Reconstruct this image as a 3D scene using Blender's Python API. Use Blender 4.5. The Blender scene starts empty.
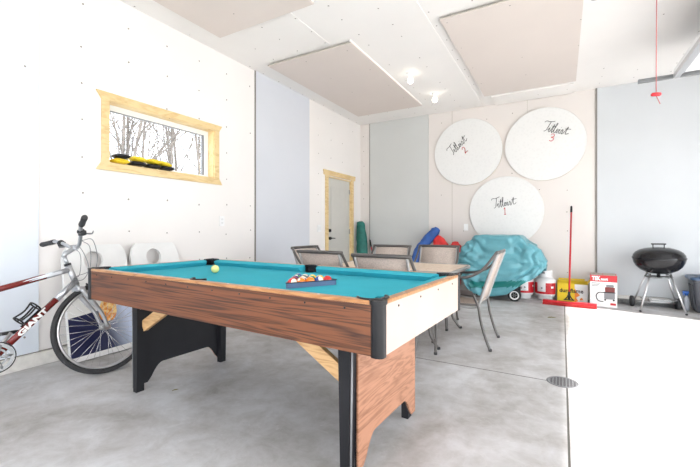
import bpy, bmesh, math, random
from mathutils import Vector, Matrix, Euler, noise
C = bpy.context.scene.collection
PI = math.pi
R = math.radians

# ------------------------------------------------------------------ materials
def new_mat(name):
    m = bpy.data.materials.new(name); m.use_nodes = True
    nt = m.node_tree
    return m, nt, nt.nodes['Principled BSDF']

def mat(name, col, rough=0.6, metal=0.0, emit=0.0, var=0.0, vscale=8.0, bump=0.0, bscale=60.0, trans=0.0, coat=0.0, spec=None):
    m, nt, b = new_mat(name)
    b.inputs['Roughness'].default_value = rough
    b.inputs['Metallic'].default_value = metal
    b.inputs['Base Color'].default_value = (*col, 1)
    if spec is not None: b.inputs['Specular IOR Level'].default_value = spec
    if coat: b.inputs['Coat Weight'].default_value = coat
    if trans: b.inputs['Transmission Weight'].default_value = trans
    if emit:
        b.inputs['Emission Color'].default_value = (*col, 1)
        b.inputs['Emission Strength'].default_value = emit
    tc = nt.nodes.new('ShaderNodeTexCoord')
    n = nt.nodes.new('ShaderNodeTexNoise'); n.inputs['Scale'].default_value = vscale; n.inputs['Detail'].default_value = 5
    nt.links.new(tc.outputs['Object'], n.inputs['Vector'])
    r = nt.nodes.new('ShaderNodeValToRGB')
    v = max(var, 0.02)
    r.color_ramp.elements[0].color = (*[c*(1-v) for c in col], 1); r.color_ramp.elements[0].position = .3
    r.color_ramp.elements[1].color = (*[min(1, c*(1+v)) for c in col], 1); r.color_ramp.elements[1].position = .7
    nt.links.new(n.outputs['Fac'], r.inputs['Fac']); nt.links.new(r.outputs['Color'], b.inputs['Base Color'])
    if bump:
        n2 = nt.nodes.new('ShaderNodeTexNoise'); n2.inputs['Scale'].default_value = bscale; n2.inputs['Detail'].default_value = 4
        nt.links.new(tc.outputs['Object'], n2.inputs['Vector'])
        bp = nt.nodes.new('ShaderNodeBump'); bp.inputs['Strength'].default_value = bump; bp.inputs['Distance'].default_value = .004
        nt.links.new(n2.outputs['Fac'], bp.inputs['Height']); nt.links.new(bp.outputs['Normal'], b.inputs['Normal'])
    return m

def M2(nt, op, a, b=None):
    n = nt.nodes.new('ShaderNodeMath'); n.operation = op
    for i, x in enumerate((a, b)):
        if x is None: continue
        if isinstance(x, (int, float)): n.inputs[i].default_value = x
        else: nt.links.new(x, n.inputs[i])
    return n.outputs[0]

def drywall(name, col, axes, sp=(.405, .33), off=(.13, .1), var=.02, dots=True, dot=.0078, rough=.85, dotcol=(.25, .22, .2)):
    """painted sheet with rows of screw heads; axes = the two object axes in the sheet's plane"""
    m, nt, b = new_mat(name)
    b.inputs['Roughness'].default_value = rough
    b.inputs['Specular IOR Level'].default_value = .2
    tc = nt.nodes.new('ShaderNodeTexCoord')
    sx = nt.nodes.new('ShaderNodeSeparateXYZ'); nt.links.new(tc.outputs['Object'], sx.inputs[0])
    n = nt.nodes.new('ShaderNodeTexNoise'); n.inputs['Scale'].default_value = 1.3; n.inputs['Detail'].default_value = 6
    nt.links.new(tc.outputs['Object'], n.inputs['Vector'])
    r = nt.nodes.new('ShaderNodeValToRGB')
    r.color_ramp.elements[0].color = (*[c*(1-var) for c in col], 1); r.color_ramp.elements[0].position = .3
    r.color_ramp.elements[1].color = (*[min(1, c*(1+var)) for c in col], 1); r.color_ramp.elements[1].position = .7
    nt.links.new(n.outputs['Fac'], r.inputs['Fac'])
    out = r.outputs['Color']
    if dots:
        jn = nt.nodes.new('ShaderNodeTexNoise'); jn.inputs['Scale'].default_value = 3.1; jn.inputs['Detail'].default_value = 0
        nt.links.new(tc.outputs['Object'], jn.inputs['Vector'])
        jit = M2(nt, 'MULTIPLY', M2(nt, 'SUBTRACT', jn.outputs['Fac'], .5), .10)
        ds = []
        for k in (0, 1):
            v = M2(nt, 'ADD', sx.outputs[axes[k]], off[k] + 40*sp[k])
            v = M2(nt, 'ADD', v, jit if k else M2(nt, 'MULTIPLY', jit, .3))
            f = M2(nt, 'FRACT', M2(nt, 'DIVIDE', v, sp[k]))
            d = M2(nt, 'MULTIPLY', M2(nt, 'SUBTRACT', f, .5), sp[k])
            ds.append(M2(nt, 'MULTIPLY', d, d))
        d2 = M2(nt, 'SQRT', M2(nt, 'ADD', ds[0], ds[1]))
        mask = M2(nt, 'LESS_THAN', d2, dot)
        kn = nt.nodes.new('ShaderNodeTexNoise'); kn.inputs['Scale'].default_value = 2.3; kn.inputs['Detail'].default_value = 1
        nt.links.new(tc.outputs['Object'], kn.inputs['Vector'])
        mask = M2(nt, 'MULTIPLY', mask, M2(nt, 'GREATER_THAN', kn.outputs['Fac'], .40))
        mx = nt.nodes.new('ShaderNodeMix'); mx.data_type = 'RGBA'
        nt.links.new(mask, mx.inputs['Factor']); nt.links.new(out, mx.inputs['A'])
        mx.inputs['B'].default_value = (*dotcol, 1)
        out = mx.outputs['Result']
    nt.links.new(out, b.inputs['Base Color'])
    return m

def wood(name, dark, light, scale=(1.2, 14, 14), rot=(0, 0, 0), rough=.4, warp=3.0, knots=False, coat=0):
    m, nt, b = new_mat(name)
    b.inputs['Roughness'].default_value = rough
    if coat: b.inputs['Coat Weight'].default_value = coat; b.inputs['Coat Roughness'].default_value = .25
    tc = nt.nodes.new('ShaderNodeTexCoord')
    mp = nt.nodes.new('ShaderNodeMapping'); mp.inputs['Scale'].default_value = scale; mp.inputs['Rotation'].default_value = rot
    nt.links.new(tc.outputs['Object'], mp.inputs['Vector'])
    n = nt.nodes.new('ShaderNodeTexNoise'); n.inputs['Scale'].default_value = 1.0; n.inputs['Detail'].default_value = 3; n.inputs['Distortion'].default_value = .6
    nt.links.new(mp.outputs[0], n.inputs['Vector'])
    rings = M2(nt, 'FRACT', M2(nt, 'MULTIPLY', n.outputs['Fac'], warp*3))
    tri = M2(nt, 'ABSOLUTE', M2(nt, 'SUBTRACT', rings, .5))
    n2 = nt.nodes.new('ShaderNodeTexNoise'); n2.inputs['Scale'].default_value = 6.0; n2.inputs['Detail'].default_value = 6
    nt.links.new(mp.outputs[0], n2.inputs['Vector'])
    s = M2(nt, 'ADD', M2(nt, 'MULTIPLY', tri, 1.1), M2(nt, 'MULTIPLY', n2.outputs['Fac'], .7))
    r = nt.nodes.new('ShaderNodeValToRGB')
    r.color_ramp.elements[0].color = (*dark, 1); r.color_ramp.elements[0].position = .25
    r.color_ramp.elements[1].color = (*light, 1); r.color_ramp.elements[1].position = .75
    nt.links.new(s, r.inputs['Fac'])
    out = r.outputs['Color']
    if knots:
        v = nt.nodes.new('ShaderNodeTexVoronoi'); v.inputs['Scale'].default_value = 4.2
        nt.links.new(tc.outputs['Object'], v.inputs['Vector'])
        mask = M2(nt, 'LESS_THAN', v.outputs['Distance'], .022)
        mx = nt.nodes.new('ShaderNodeMix'); mx.data_type = 'RGBA'
        nt.links.new(mask, mx.inputs['Factor']); nt.links.new(out, mx.inputs['A']); mx.inputs['B'].default_value = (.38, .19, .07, 1)
        out = mx.outputs['Result']
    nt.links.new(out, b.inputs['Base Color'])
    return m

MT = {}
MT['wall_white'] = drywall('warm white drywall', (.86, .83, .81), (1, 2))
MT['wall_back'] = drywall('beige back drywall', (.745, .70, .67), (0, 2), dotcol=(.3, .26, .22))
MT['wall_blue'] = drywall('pale blue drywall', (.73, .78, .85), (1, 2), sp=(.405, .7))
MT['sheet_greyblue'] = drywall('pale grey blue sheet', (.66, .68, .73), (1, 2), dots=False)
MT['sheet_greygreen'] = drywall('grey green sheet', (.60, .61, .60), (0, 2), dots=False)
MT['sheet_grey'] = drywall('light grey sheet', (.60, .62, .64), (0, 2), sp=(1.1, .8), dots=False)
MT['ceiling'] = drywall('ceiling drywall', (.90, .872, .85), (0, 1), sp=(.41, .30), dotcol=(.3, .27, .24))
MT['ceil_panel'] = drywall('ceiling sheet paper face', (.74, .665, .62), (0, 1), sp=(.60, .61), dot=.007, dotcol=(.35, .3, .26))
MT['seam'] = mat('dark sheet seam', (.22, .21, .19), .9)
MT['edge'] = mat('gypsum edge', (.45, .42, .36), .9)
MT['curb'] = mat('painted concrete kerb', (.72, .70, .66), .85, var=.12, vscale=14, bump=.4)
MT['pine'] = wood('knotty pine', (.66, .46, .21), (.80, .61, .32), (12, 3, 12), knots=True, rough=.45, warp=1.2)
MT['pine_plain'] = wood('pale pine brace', (.46, .25, .10), (.64, .40, .19), (1.5, 12, 12), rough=.5)
MT['walnut'] = wood('walnut laminate', (.026, .007, .003), (.185, .062, .022), (.55, 9, 20), rough=.42, warp=3.0)
MT['panel_wood_lit'] = wood('leg panel wood with daylight painted in', (.27, .115, .06), (.47, .23, .14), (6, 2.0, 14), rot=(R(-35), 0, 0), rough=.4, warp=2.4)  # table wood painted lighter, as strong daylight makes it look
MT['end_wood_lit'] = mat('end wood with overexposure painted in', (.58, .455, .39), .4, var=.03, vscale=5)  # same wood as the sides, overexposed daylight painted in as pale pink
MT['rail_wood'] = wood('orange brown rail edge', (.30, .12, .04), (.50, .25, .10), (2, 14, 14), rough=.3)
MT['black'] = mat('black plastic', (.010, .010, .012), .35, spec=.35)
MT['black_paint'] = mat('black painted board', (.012, .012, .015), .5, var=.15, spec=.3)
MT['rubber'] = mat('black rubber', (.03, .03, .032), .75)
MT['cloth'] = mat('teal billiard cloth', (.042, .40, .50), .9, var=.05, vscale=3, bump=.15, bscale=400, spec=.15)
MT['white'] = mat('white plastic', (.82, .82, .82), .4)
MT['offwhite'] = mat('off white painted board', (.80, .80, .79), .55, var=.03)
MT['vinyl'] = mat('white vinyl', (.88, .88, .88), .35)
MT['silver'] = mat('silver paint', (.46, .47, .49), .28, .7)
MT['alu'] = mat('brushed aluminium', (.62, .62, .63), .35, .9)
MT['steel'] = mat('dull galvanised steel', (.36, .37, .38), .45, .8)
MT['red'] = mat('red paint', (.52, .02, .02), .35)
MT['maroon'] = mat('dark red bicycle paint', (.17, .018, .016), .25)
MT['redplastic'] = mat('bright red plastic', (.52, .010, .018), .35)
MT['frame_grey'] = mat('dark taupe powder coat', (.115, .105, .10), .38, .35)
MT['sling_frame'] = mat('light grey powder coat', (.36, .355, .35), .4, .4)
MT['sling'] = mat('taupe mesh sling', (.52, .44, .39), .85, var=.16, vscale=90)
MT['table_top'] = wood('pale tabletop slats', (.66, .50, .37), (.80, .66, .53), (8, 1.5, 1), rough=.35)
MT['cord'] = mat('faded red cord', (.50, .16, .16), .8)
MT['chrome'] = mat('chrome', (.8, .8, .8), .12, 1)
MT['enamel'] = mat('glossy black enamel', (.008, .008, .010), .07, spec=.45)
MT['yellow'] = mat('bright yellow', (.85, .60, .02), .6)
MT['navy'] = mat('navy plastic', (.03, .07, .14), .4)
MT['blue'] = mat('blue nylon', (.02, .10, .38), .5, var=.2, vscale=12, bump=.6, bscale=25)
MT['rednylon'] = mat('red nylon', (.70, .03, .03), .55, var=.15, vscale=12, bump=.6, bscale=25)
MT['greennylon'] = mat('dark green nylon', (.012, .15, .125), .55, var=.2, vscale=12, bump=.6, bscale=25)
MT['cover'] = mat('light teal polyester cover', (.125, .36, .42), .34, var=.07, vscale=9, bump=.5, bscale=14)
MT['cover_band'] = mat('dark teal band', (.010, .19, .18), .45, var=.1)
MT['bin'] = mat('smoky grey plastic', (.075, .08, .095), .3)
MT['darkhole'] = mat('dark void', (.012, .012, .012), .9)
MT['grey'] = mat('mid grey plastic', (.22, .22, .23), .5)
MT['rack'] = mat('black plastic with reflection painted in', (.12, .17, .28), .15)  # black rack; the room's reflection is painted in as blue grey
MT['gold'] = mat('light door paint', (.60, .585, .545), .5)
MT['leaf'] = mat('dry leaf', (.22, .20, .06), .8)
MT['bark'] = mat('grey bark', (.105, .09, .078), .95, var=.3, vscale=20)
MT['snow'] = mat('pale frosty ground', (.62, .60, .56), .95, var=.12, vscale=2)
MT['drive'] = mat('pale concrete drive', (.70, .69, .66), .9, var=.05)
MT['outer'] = mat('outer wall cladding', (.6, .6, .58), .8)
MT['decal_black'] = mat('black marker ink', (.02, .02, .02), .7)
MT['decal_red'] = mat('red marker ink', (.55, .015, .03), .7)
MT['orange'] = mat('orange', (.85, .25, .03), .5)
MT['disc'] = mat('white foam board', (.84, .84, .82), .6, var=.02, vscale=5)
MT['disc_edge'] = mat('yellowed board edge', (.60, .54, .42), .7)
MT['clear'] = mat('milky bottle plastic', (.42, .45, .50), .25)

def dimple_white():
    m, nt, b = new_mat('golf ball board face')
    tc = nt.nodes.new('ShaderNodeTexCoord')
    v = nt.nodes.new('ShaderNodeTexVoronoi'); v.inputs['Scale'].default_value = 22
    nt.links.new(tc.outputs['Object'], v.inputs['Vector'])
    r = nt.nodes.new('ShaderNodeValToRGB')
    r.color_ramp.elements[0].color = (.745, .745, .735, 1); r.color_ramp.elements[0].position = .2
    r.color_ramp.elements[1].color = (.77, .77, .76, 1); r.color_ramp.elements[1].position = .5
    nt.links.new(v.outputs['Distance'], r.inputs['Fac']); nt.links.new(r.outputs['Color'], b.inputs['Base Color'])
    b.inputs['Roughness'].default_value = .55
    return m
MT['disc'] = dimple_white()

def concrete():
    m, nt, b = new_mat('mottled concrete slab')
    tc = nt.nodes.new('ShaderNodeTexCoord')
    sx = nt.nodes.new('ShaderNodeSeparateXYZ'); nt.links.new(tc.outputs['Object'], sx.inputs[0])
    def nz(sc, det=8, dist=0.0, ro=.6):
        n = nt.nodes.new('ShaderNodeTexNoise'); n.inputs['Scale'].default_value = sc; n.inputs['Detail'].default_value = det
        n.inputs['Distortion'].default_value = dist; n.inputs['Roughness'].default_value = ro
        nt.links.new(tc.outputs['Object'], n.inputs['Vector']); return n.outputs['Fac']
    s = M2(nt, 'ADD', M2(nt, 'MULTIPLY', nz(1.1, 7, .8), .6), M2(nt, 'MULTIPLY', nz(6, 9, .4, .7), .4))
    r = nt.nodes.new('ShaderNodeValToRGB')
    r.color_ramp.elements[0].color = (.33, .31, .29, 1); r.color_ramp.elements[0].position = .36
    r.color_ramp.elements[1].color = (.62, .62, .635, 1); r.color_ramp.elements[1].position = .62
    nt.links.new(s, r.inputs['Fac'])
    # trowel scratches and pale blotches
    r2 = nt.nodes.new('ShaderNodeValToRGB')
    r2.color_ramp.elements[0].color = (0, 0, 0, 1); r2.color_ramp.elements[0].position = .56
    r2.color_ramp.elements[1].color = (1, 1, 1, 1); r2.color_ramp.elements[1].position = .72
    nt.links.new(nz(9, 10, 1.5, .75), r2.inputs['Fac'])
    mx = nt.nodes.new('ShaderNodeMix'); mx.data_type = 'RGBA'
    nt.links.new(M2(nt, 'MULTIPLY', r2.outputs['Color'], .35), mx.inputs['Factor']); nt.links.new(r.outputs['Color'], mx.inputs['A'])
    mx.inputs['B'].default_value = (.76, .76, .77, 1)
    # saw-cut joints, at x = .035 and y = 3.03
    jx = M2(nt, 'LESS_THAN', M2(nt, 'ABSOLUTE', M2(nt, 'SUBTRACT', sx.outputs[0], .030)), .0055)
    jy = M2(nt, 'LESS_THAN', M2(nt, 'ABSOLUTE', M2(nt, 'SUBTRACT', sx.outputs[1], 3.035)), .0055)
    j = M2(nt, 'MAXIMUM', jx, jy)
    m2 = nt.nodes.new('ShaderNodeMix'); m2.data_type = 'RGBA'
    nt.links.new(j, m2.inputs['Factor']); nt.links.new(mx.outputs['Result'], m2.inputs['A']); m2.inputs['B'].default_value = (.10, .095, .085, 1)
    nt.links.new(m2.outputs['Result'], b.inputs['Base Color'])
    b.inputs['Roughness'].default_value = .6
    bp = nt.nodes.new('ShaderNodeBump'); bp.inputs['Strength'].default_value = .15; bp.inputs['Distance'].default_value = .01
    nt.links.new(nz(30, 6), bp.inputs['Height']); nt.links.new(bp.outputs['Normal'], b.inputs['Normal'])
    return m
MT['concrete'] = concrete()

def glass():
    m = bpy.data.materials.new('clear window glass'); m.use_nodes = True
    nt = m.node_tree; nt.nodes.clear()
    o = nt.nodes.new('ShaderNodeOutputMaterial'); g = nt.nodes.new('ShaderNodeBsdfGlossy'); t = nt.nodes.new('ShaderNodeBsdfTransparent')
    g.inputs['Roughness'].default_value = .02
    t.inputs['Color'].default_value = (.93, .95, .97, 1)
    mx = nt.nodes.new('ShaderNodeMixShader'); mx.inputs[0].default_value = .06
    nt.links.new(t.outputs[0], mx.inputs[1]); nt.links.new(g.outputs[0], mx.inputs[2]); nt.links.new(mx.outputs[0], o.inputs[0])
    return m
MT['glass'] = glass()

def board_print():
    """printed picture: navy field fading to white at one side, orange blob on top (object y = across, z = up)"""
    m, nt, b = new_mat('navy picture print')
    tc = nt.nodes.new('ShaderNodeTexCoord')
    sx = nt.nodes.new('ShaderNodeSeparateXYZ'); nt.links.new(tc.outputs['Object'], sx.inputs[0])
    y, z = sx.outputs[1], sx.outputs[2]
    n = nt.nodes.new('ShaderNodeTexNoise'); n.inputs['Scale'].default_value = 5; nt.links.new(tc.outputs['Object'], n.inputs['Vector'])
    g = M2(nt, 'ADD', M2(nt, 'MULTIPLY', y, 2.2), M2(nt, 'ADD', M2(nt, 'MULTIPLY', z, .9), M2(nt, 'MULTIPLY', n.outputs['Fac'], .25)))
    r = nt.nodes.new('ShaderNodeValToRGB')
    for e, (p, c) in zip(r.color_ramp.elements, [(.35, (.012, .016, .065, 1)), (.85, (.60, .68, .85, 1))]): e.position = p; e.color = c
    nt.links.new(g, r.inputs['Fac'])
    dy = M2(nt, 'DIVIDE', M2(nt, 'SUBTRACT', y, .045), .075); dz = M2(nt, 'DIVIDE', M2(nt, 'SUBTRACT', z, .38), .10)
    d = M2(nt, 'SQRT', M2(nt, 'ADD', M2(nt, 'MULTIPLY', dy, dy), M2(nt, 'MULTIPLY', dz, dz)))
    d = M2(nt, 'ADD', d, M2(nt, 'MULTIPLY', M2(nt, 'SUBTRACT', n.outputs['Fac'], .5), 1.2))
    mask = M2(nt, 'LESS_THAN', d, .9)
    n3 = nt.nodes.new('ShaderNodeTexNoise'); n3.inputs['Scale'].default_value = 28; nt.links.new(tc.outputs['Object'], n3.inputs['Vector'])
    r3 = nt.nodes.new('ShaderNodeValToRGB')
    for e, (p, c) in zip(r3.color_ramp.elements, [(.4, (.75, .25, .03, 1)), (.6, (.95, .65, .25, 1))]): e.position = p; e.color = c
    nt.links.new(n3.outputs['Fac'], r3.inputs['Fac'])
    mx = nt.nodes.new('ShaderNodeMix'); mx.data_type = 'RGBA'
    nt.links.new(mask, mx.inputs['Factor']); nt.links.new(r.outputs['Color'], mx.inputs['A']); nt.links.new(r3.outputs['Color'], mx.inputs['B'])
    top = M2(nt, 'GREATER_THAN', M2(nt, 'ADD', z, M2(nt, 'MULTIPLY', y, -.12)), .385)
    top = M2(nt, 'MULTIPLY', top, M2(nt, 'SUBTRACT', 1, mask))
    m2 = nt.nodes.new('ShaderNodeMix'); m2.data_type = 'RGBA'
    nt.links.new(top, m2.inputs['Factor']); nt.links.new(mx.outputs['Result'], m2.inputs['A']); m2.inputs['B'].default_value = (.80, .79, .77, 1)
    nt.links.new(m2.outputs['Result'], b.inputs['Base Color'])
    b.inputs['Roughness'].default_value = .35
    return m
MT['print'] = board_print()

# ------------------------------------------------------------------ mesh helpers
class B:
    def __init__(s): s.bm = bmesh.new(); s.mi = 0
    def _fin(s, faces):
        for f in faces: f.material_index = s.mi
    def box(s, c, size, rot=None, bev=0.0, seg=2):
        m = Matrix.Translation(Vector(c))
        if rot is not None: m = m @ (rot if isinstance(rot, Matrix) else Euler(rot).to_matrix().to_4x4())
        m = m @ Matrix.Diagonal((*size, 1))
        g = bmesh.ops.create_cube(s.bm, size=1, matrix=m)
        fs = set(f for v in g['verts'] for f in v.link_faces)
        s._fin(fs)
        if bev:
            es = list(set(e for v in g['verts'] for e in v.link_edges))
            r = bmesh.ops.bevel(s.bm, geom=es, offset=bev, segments=seg, affect='EDGES', profile=.6)
            s._fin(r['faces'])
        return s
    def ab(s, a, b, bev=0.0):
        a, b = Vector(a), Vector(b)
        return s.box((a+b)/2, [abs(x) for x in (b-a)], bev=bev)
    def tube(s, pts, r, n=10, closed=False, cap=True, flat=1.0, up=None):
        """swept tube through points; r number or list; flat squashes the second axis"""
        P = [Vector(p) for p in pts]; N = len(P)
        rr = r if isinstance(r, (list, tuple)) else [r]*N
        T = []
        for i in range(N):
            if closed: t = P[(i+1) % N]-P[i-1]
            else: t = P[min(i+1, N-1)]-P[max(i-1, 0)]
            T.append(t.normalized())
        ref = Vector(up) if up else (Vector((0, 0, 1)) if abs(T[0].z) < .9 else Vector((1, 0, 0)))
        u = (ref-T[0]*ref.dot(T[0])).normalized()
        rings = []
        for i in range(N):
            u = (u-T[i]*u.dot(T[i]))
            u = u.normalized() if u.length > 1e-6 else T[i].orthogonal().normalized()
            w = T[i].cross(u)
            rings.append([s.bm.verts.new(P[i]+u*math.cos(2*PI*k/n)*rr[i]+w*math.sin(2*PI*k/n)*rr[i]*flat) for k in range(n)])
        M = N if closed else N-1
        fs = []
        for i in range(M):
            A, Bq = rings[i], rings[(i+1) % N]
            for k in range(n):
                fs.append(s.bm.faces.new((A[k], A[(k+1) % n], Bq[(k+1) % n], Bq[k])))
        for f in fs: f.smooth = True
        if cap and not closed:
            fs.append(s.bm.faces.new(rings[0][::-1])); fs.append(s.bm.faces.new(rings[-1]))
        s._fin(fs); return s
    def cyl(s, a, b, r, r2=None, n=16):
        return s.tube([a, b], [r, r if r2 is None else r2], n=n)
    def lathe(s, prof, c=(0, 0, 0), n=32, M=None, smooth=True, sx=1, sy=1):
        """profile [(r,z)...] revolved about z, then placed by M or at c"""
        M = M or Matrix.Translation(Vector(c))
        rings = []
        for (r, z) in prof:
            if r < 1e-5: rings.append([s.bm.verts.new(M @ Vector((0, 0, z)))])
            else: rings.append([s.bm.verts.new(M @ Vector((r*sx*math.cos(2*PI*k/n), r*sy*math.sin(2*PI*k/n), z))) for k in range(n)])
        fs = []
        for A, Bq in zip(rings, rings[1:]):
            for k in range(n):
                q = [A[k % len(A)], A[(k+1) % n % len(A)], Bq[(k+1) % n % len(Bq)], Bq[k % len(Bq)]]
                w = []
                for v in q:
                    if v not in w: w.append(v)
                if len(w) > 2: fs.append(s.bm.faces.new(w))
        for f in fs: f.smooth = smooth
        s._fin(fs); return s
    def sphere(s, c, r, n=20, sc=(1, 1, 1)):
        g = bmesh.ops.create_uvsphere(s.bm, u_segments=n, v_segments=max(6, n//2+2), radius=r, matrix=Matrix.Translation(Vector(c)) @ Matrix.Diagonal((*sc, 1)))
        fs = set(f for v in g['verts'] for f in v.link_faces)
        for f in fs: f.smooth = True
        s._fin(fs); return s
    def prism(s, poly, d, M=None):
        """polygon in xy extruded 0..d in z, placed by matrix M"""
        M = M or Matrix.Identity(4)
        lo = [s.bm.verts.new(M @ Vector((x, y, 0))) for x, y in poly]
        hi = [s.bm.verts.new(M @ Vector((x, y, d))) for x, y in poly]
        fs = [s.bm.faces.new(lo[::-1]), s.bm.faces.new(hi)]
        n = len(poly)
        for i in range(n): fs.append(s.bm.faces.new((lo[i], lo[(i+1) % n], hi[(i+1) % n], hi[i])))
        s._fin(fs); return s
    def loft(s, rings, cap=True, smooth=True):
        V = [[s.bm.verts.new(Vector(p)) for p in r] for r in rings]
        fs = []; n = len(V[0])
        for A, Bq in zip(V, V[1:]):
            for k in range(n):
                f = s.bm.faces.new((A[k], A[(k+1) % n], Bq[(k+1) % n], Bq[k])); f.smooth = smooth; fs.append(f)
        if cap: fs.append(s.bm.faces.new(V[0][::-1])); fs.append(s.bm.faces.new(V[-1]))
        s._fin(fs); return s
    def add_mesh(s, me, M):
        nv = [s.bm.verts.new(M @ v.co) for v in me.vertices]
        fs = []
        for p in me.polygons:
            try: fs.append(s.bm.faces.new([nv[i] for i in p.vertices]))
            except ValueError: pass
        s._fin(fs); return s
    def curve2d(s, loops, depth, M):
        """filled planar shape with holes; loops of xy points; extruded +-depth/2 in z"""
        cu = bpy.data.curves.new('tmp', 'CURVE'); cu.dimensions = '2D'; cu.fill_mode = 'BOTH'; cu.extrude = depth/2
        for lp in loops:
            sp = cu.splines.new('POLY'); sp.points.add(len(lp)-1)
            for i, (x, y) in enumerate(lp): sp.points[i].co = (x, y, 0, 1)
            sp.use_cyclic_u = True
        o = bpy.data.objects.new('tmp', cu); me = o.to_mesh(); s.add_mesh(me, M); o.to_mesh_clear()
        bpy.data.objects.remove(o); bpy.data.curves.remove(cu); return s
    def text(s, txt, size, M, depth=.0006, bold=0.0, width=None):
        cu = bpy.data.curves.new('tmp', 'FONT'); cu.body = txt; cu.size = size; cu.extrude = depth; cu.offset = bold
        cu.align_x = 'CENTER'; cu.align_y = 'CENTER'; cu.resolution_u = 2
        o = bpy.data.objects.new('tmp', cu); me = o.to_mesh()
        k = 1.0
        if width and len(me.vertices):
            xs = [v.co.x for v in me.vertices]; k = width/(max(xs)-min(xs))
        s.add_mesh(me, M @ Matrix.Diagonal((k, 1, 1, 1))); o.to_mesh_clear()
        bpy.data.objects.remove(o); bpy.data.curves.remove(cu); return s

def obj(name, b, mats, parent=None, smooth_angle=None, loc=None):
    me = bpy.data.meshes.new(name)
    bmesh.ops.recalc_face_normals(b.bm, faces=b.bm.faces[:])
    b.bm.to_mesh(me); b.bm.free()
    for m in (mats if isinstance(mats, (list, tuple)) else [mats]): me.materials.append(MT[m] if isinstance(m, str) else m)
    o = bpy.data.objects.new(name, me); C.objects.link(o)
    if parent is not None: o.parent = parent
    if loc: o.location = loc
    return o
def thing(name, label, cat, loc=(0, 0, 0), rot=(0, 0, 0), group=None):
    o = bpy.data.objects.new(name, None); C.objects.link(o)
    o.empty_display_size = .05
    o.location = loc; o.rotation_euler = rot; o['label'] = label; o['category'] = cat
    if group: o['group'] = group
    return o
def tag(o, label, cat, group=None):
    o['label'] = label; o['category'] = cat
    if group: o['group'] = group
    return o
def struct(name, b, mats, label=None, parent=None):
    o = obj(name, b, mats, parent)
    o['kind'] = 'structure'
    if label: o['label'] = label
    return o
def dup(root, loc, rot, label, group=None):
    r = root.copy(); C.objects.link(r); r.location = loc; r.rotation_euler = rot; r['label'] = label
    if group: r['group'] = group
    for ch in list(root.children):
        c = ch.copy(); C.objects.link(c); c.parent = r
        for g in list(ch.children):
            d = g.copy(); C.objects.link(d); d.parent = c
    return r
def spline(pts, n=8):
    """Catmull-Rom through pts"""
    P = [Vector(p) for p in pts]; P = [P[0]*2-P[1]]+P+[P[-1]*2-P[-2]]
    out = []
    for i in range(1, len(P)-2):
        for k in range(n):
            t = k/n
            out.append(.5*((2*P[i])+(-P[i-1]+P[i+1])*t+(2*P[i-1]-5*P[i]+4*P[i+1]-P[i+2])*t*t+(-P[i-1]+3*P[i]-3*P[i+1]+P[i+2])*t**3))
    out.append(P[-2]); return out
def circ(r, n=32, c=(0, 0)): return [(c[0]+r*math.cos(2*PI*k/n), c[1]+r*math.sin(2*PI*k/n)) for k in range(n)]
def rrect(w, h, r, n=6, c=(0, 0)):
    out = []
    for cx, cy, a0 in ((w/2-r, h/2-r, 0), (-w/2+r, h/2-r, 90), (-w/2+r, -h/2+r, 180), (w/2-r, -h/2+r, 270)):
        for k in range(n+1):
            a = R(a0+90*k/n); out.append((c[0]+cx+r*math.cos(a), c[1]+cy+r*math.sin(a)))
    return out
# matrices that put a flat xy drawing onto an upright face
FACE_NEG_Y = Matrix(((1, 0, 0, 0), (0, 0, -1, 0), (0, 1, 0, 0), (0, 0, 0, 1)))   # drawing x->x, y->z, front towards -y
FACE_POS_X = Matrix(((0, 0, 1, 0), (1, 0, 0, 0), (0, 1, 0, 0), (0, 0, 0, 1)))    # drawing x->y, y->z, front towards +x
def T(x, y, z): return Matrix.Translation((x, y, z))

# ------------------------------------------------------------------ room
XL, XR, YN, YB, H = -3.65, 3.60, -3.4, 6.88, 3.255
WY0, WY1, WZ0, WZ1 = 1.905, 3.120, 1.695, 2.285      # window hole
DY0, DY1, DZ = 5.63, 6.48, 2.05                      # service door hole
th = .15

b = B(); b.ab((XL-th, YN-th, -.12), (XR+th, YB+th, 0)); struct('floor', b, 'concrete')
b = B(); b.ab((XL-th, YN-th, H), (XR+th, YB+th, H+.15)); struct('ceiling', b, 'ceiling')
b = B()
b.ab((XL-th, YN-th, 0), (XL, WY0, H)); b.ab((XL-th, WY1, 0), (XL, DY0, H)); b.ab((XL-th, DY1, 0), (XL, YB+th, H))
b.ab((XL-th, WY0, 0), (XL, WY1, WZ0)); b.ab((XL-th, WY0, WZ1), (XL, WY1, H)); b.ab((XL-th, DY0, DZ), (XL, DY1, H))
struct('wall_left', b, 'wall_white')
b = B(); b.ab((XL, YB, 0), (XR+th, YB+th, H)); struct('wall_back', b, 'wall_back')
NO = (-3.0, 3.0)      # unseen opening added behind the camera to let in fill light
b = B(); b.ab((XL, YN-th, 0), (NO[0], YN, H)); b.ab((NO[1], YN-th, 0), (XR+th, YN, H)); b.ab((NO[0], YN-th, 2.42), (NO[1], YN, H)); struct('wall_near', b, 'wall_white')
b = B()      # wall with the garage door opening and an unseen second one added for light
O1 = (.45, 5.46); O2 = (-3.1, -.10); OH = 2.42
b.ab((XR, YN, 0), (XR+th, O2[0], H)); b.ab((XR, O2[1], 0), (XR+th, O1[0], H)); b.ab((XR, O1[1], 0), (XR+th, YB, H))
b.ab((XR, O2[0], OH), (XR+th, O2[1], H)); b.ab((XR, O1[0], OH), (XR+th, O1[1], H))
struct('wall_right', b, 'wall_white')

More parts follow.
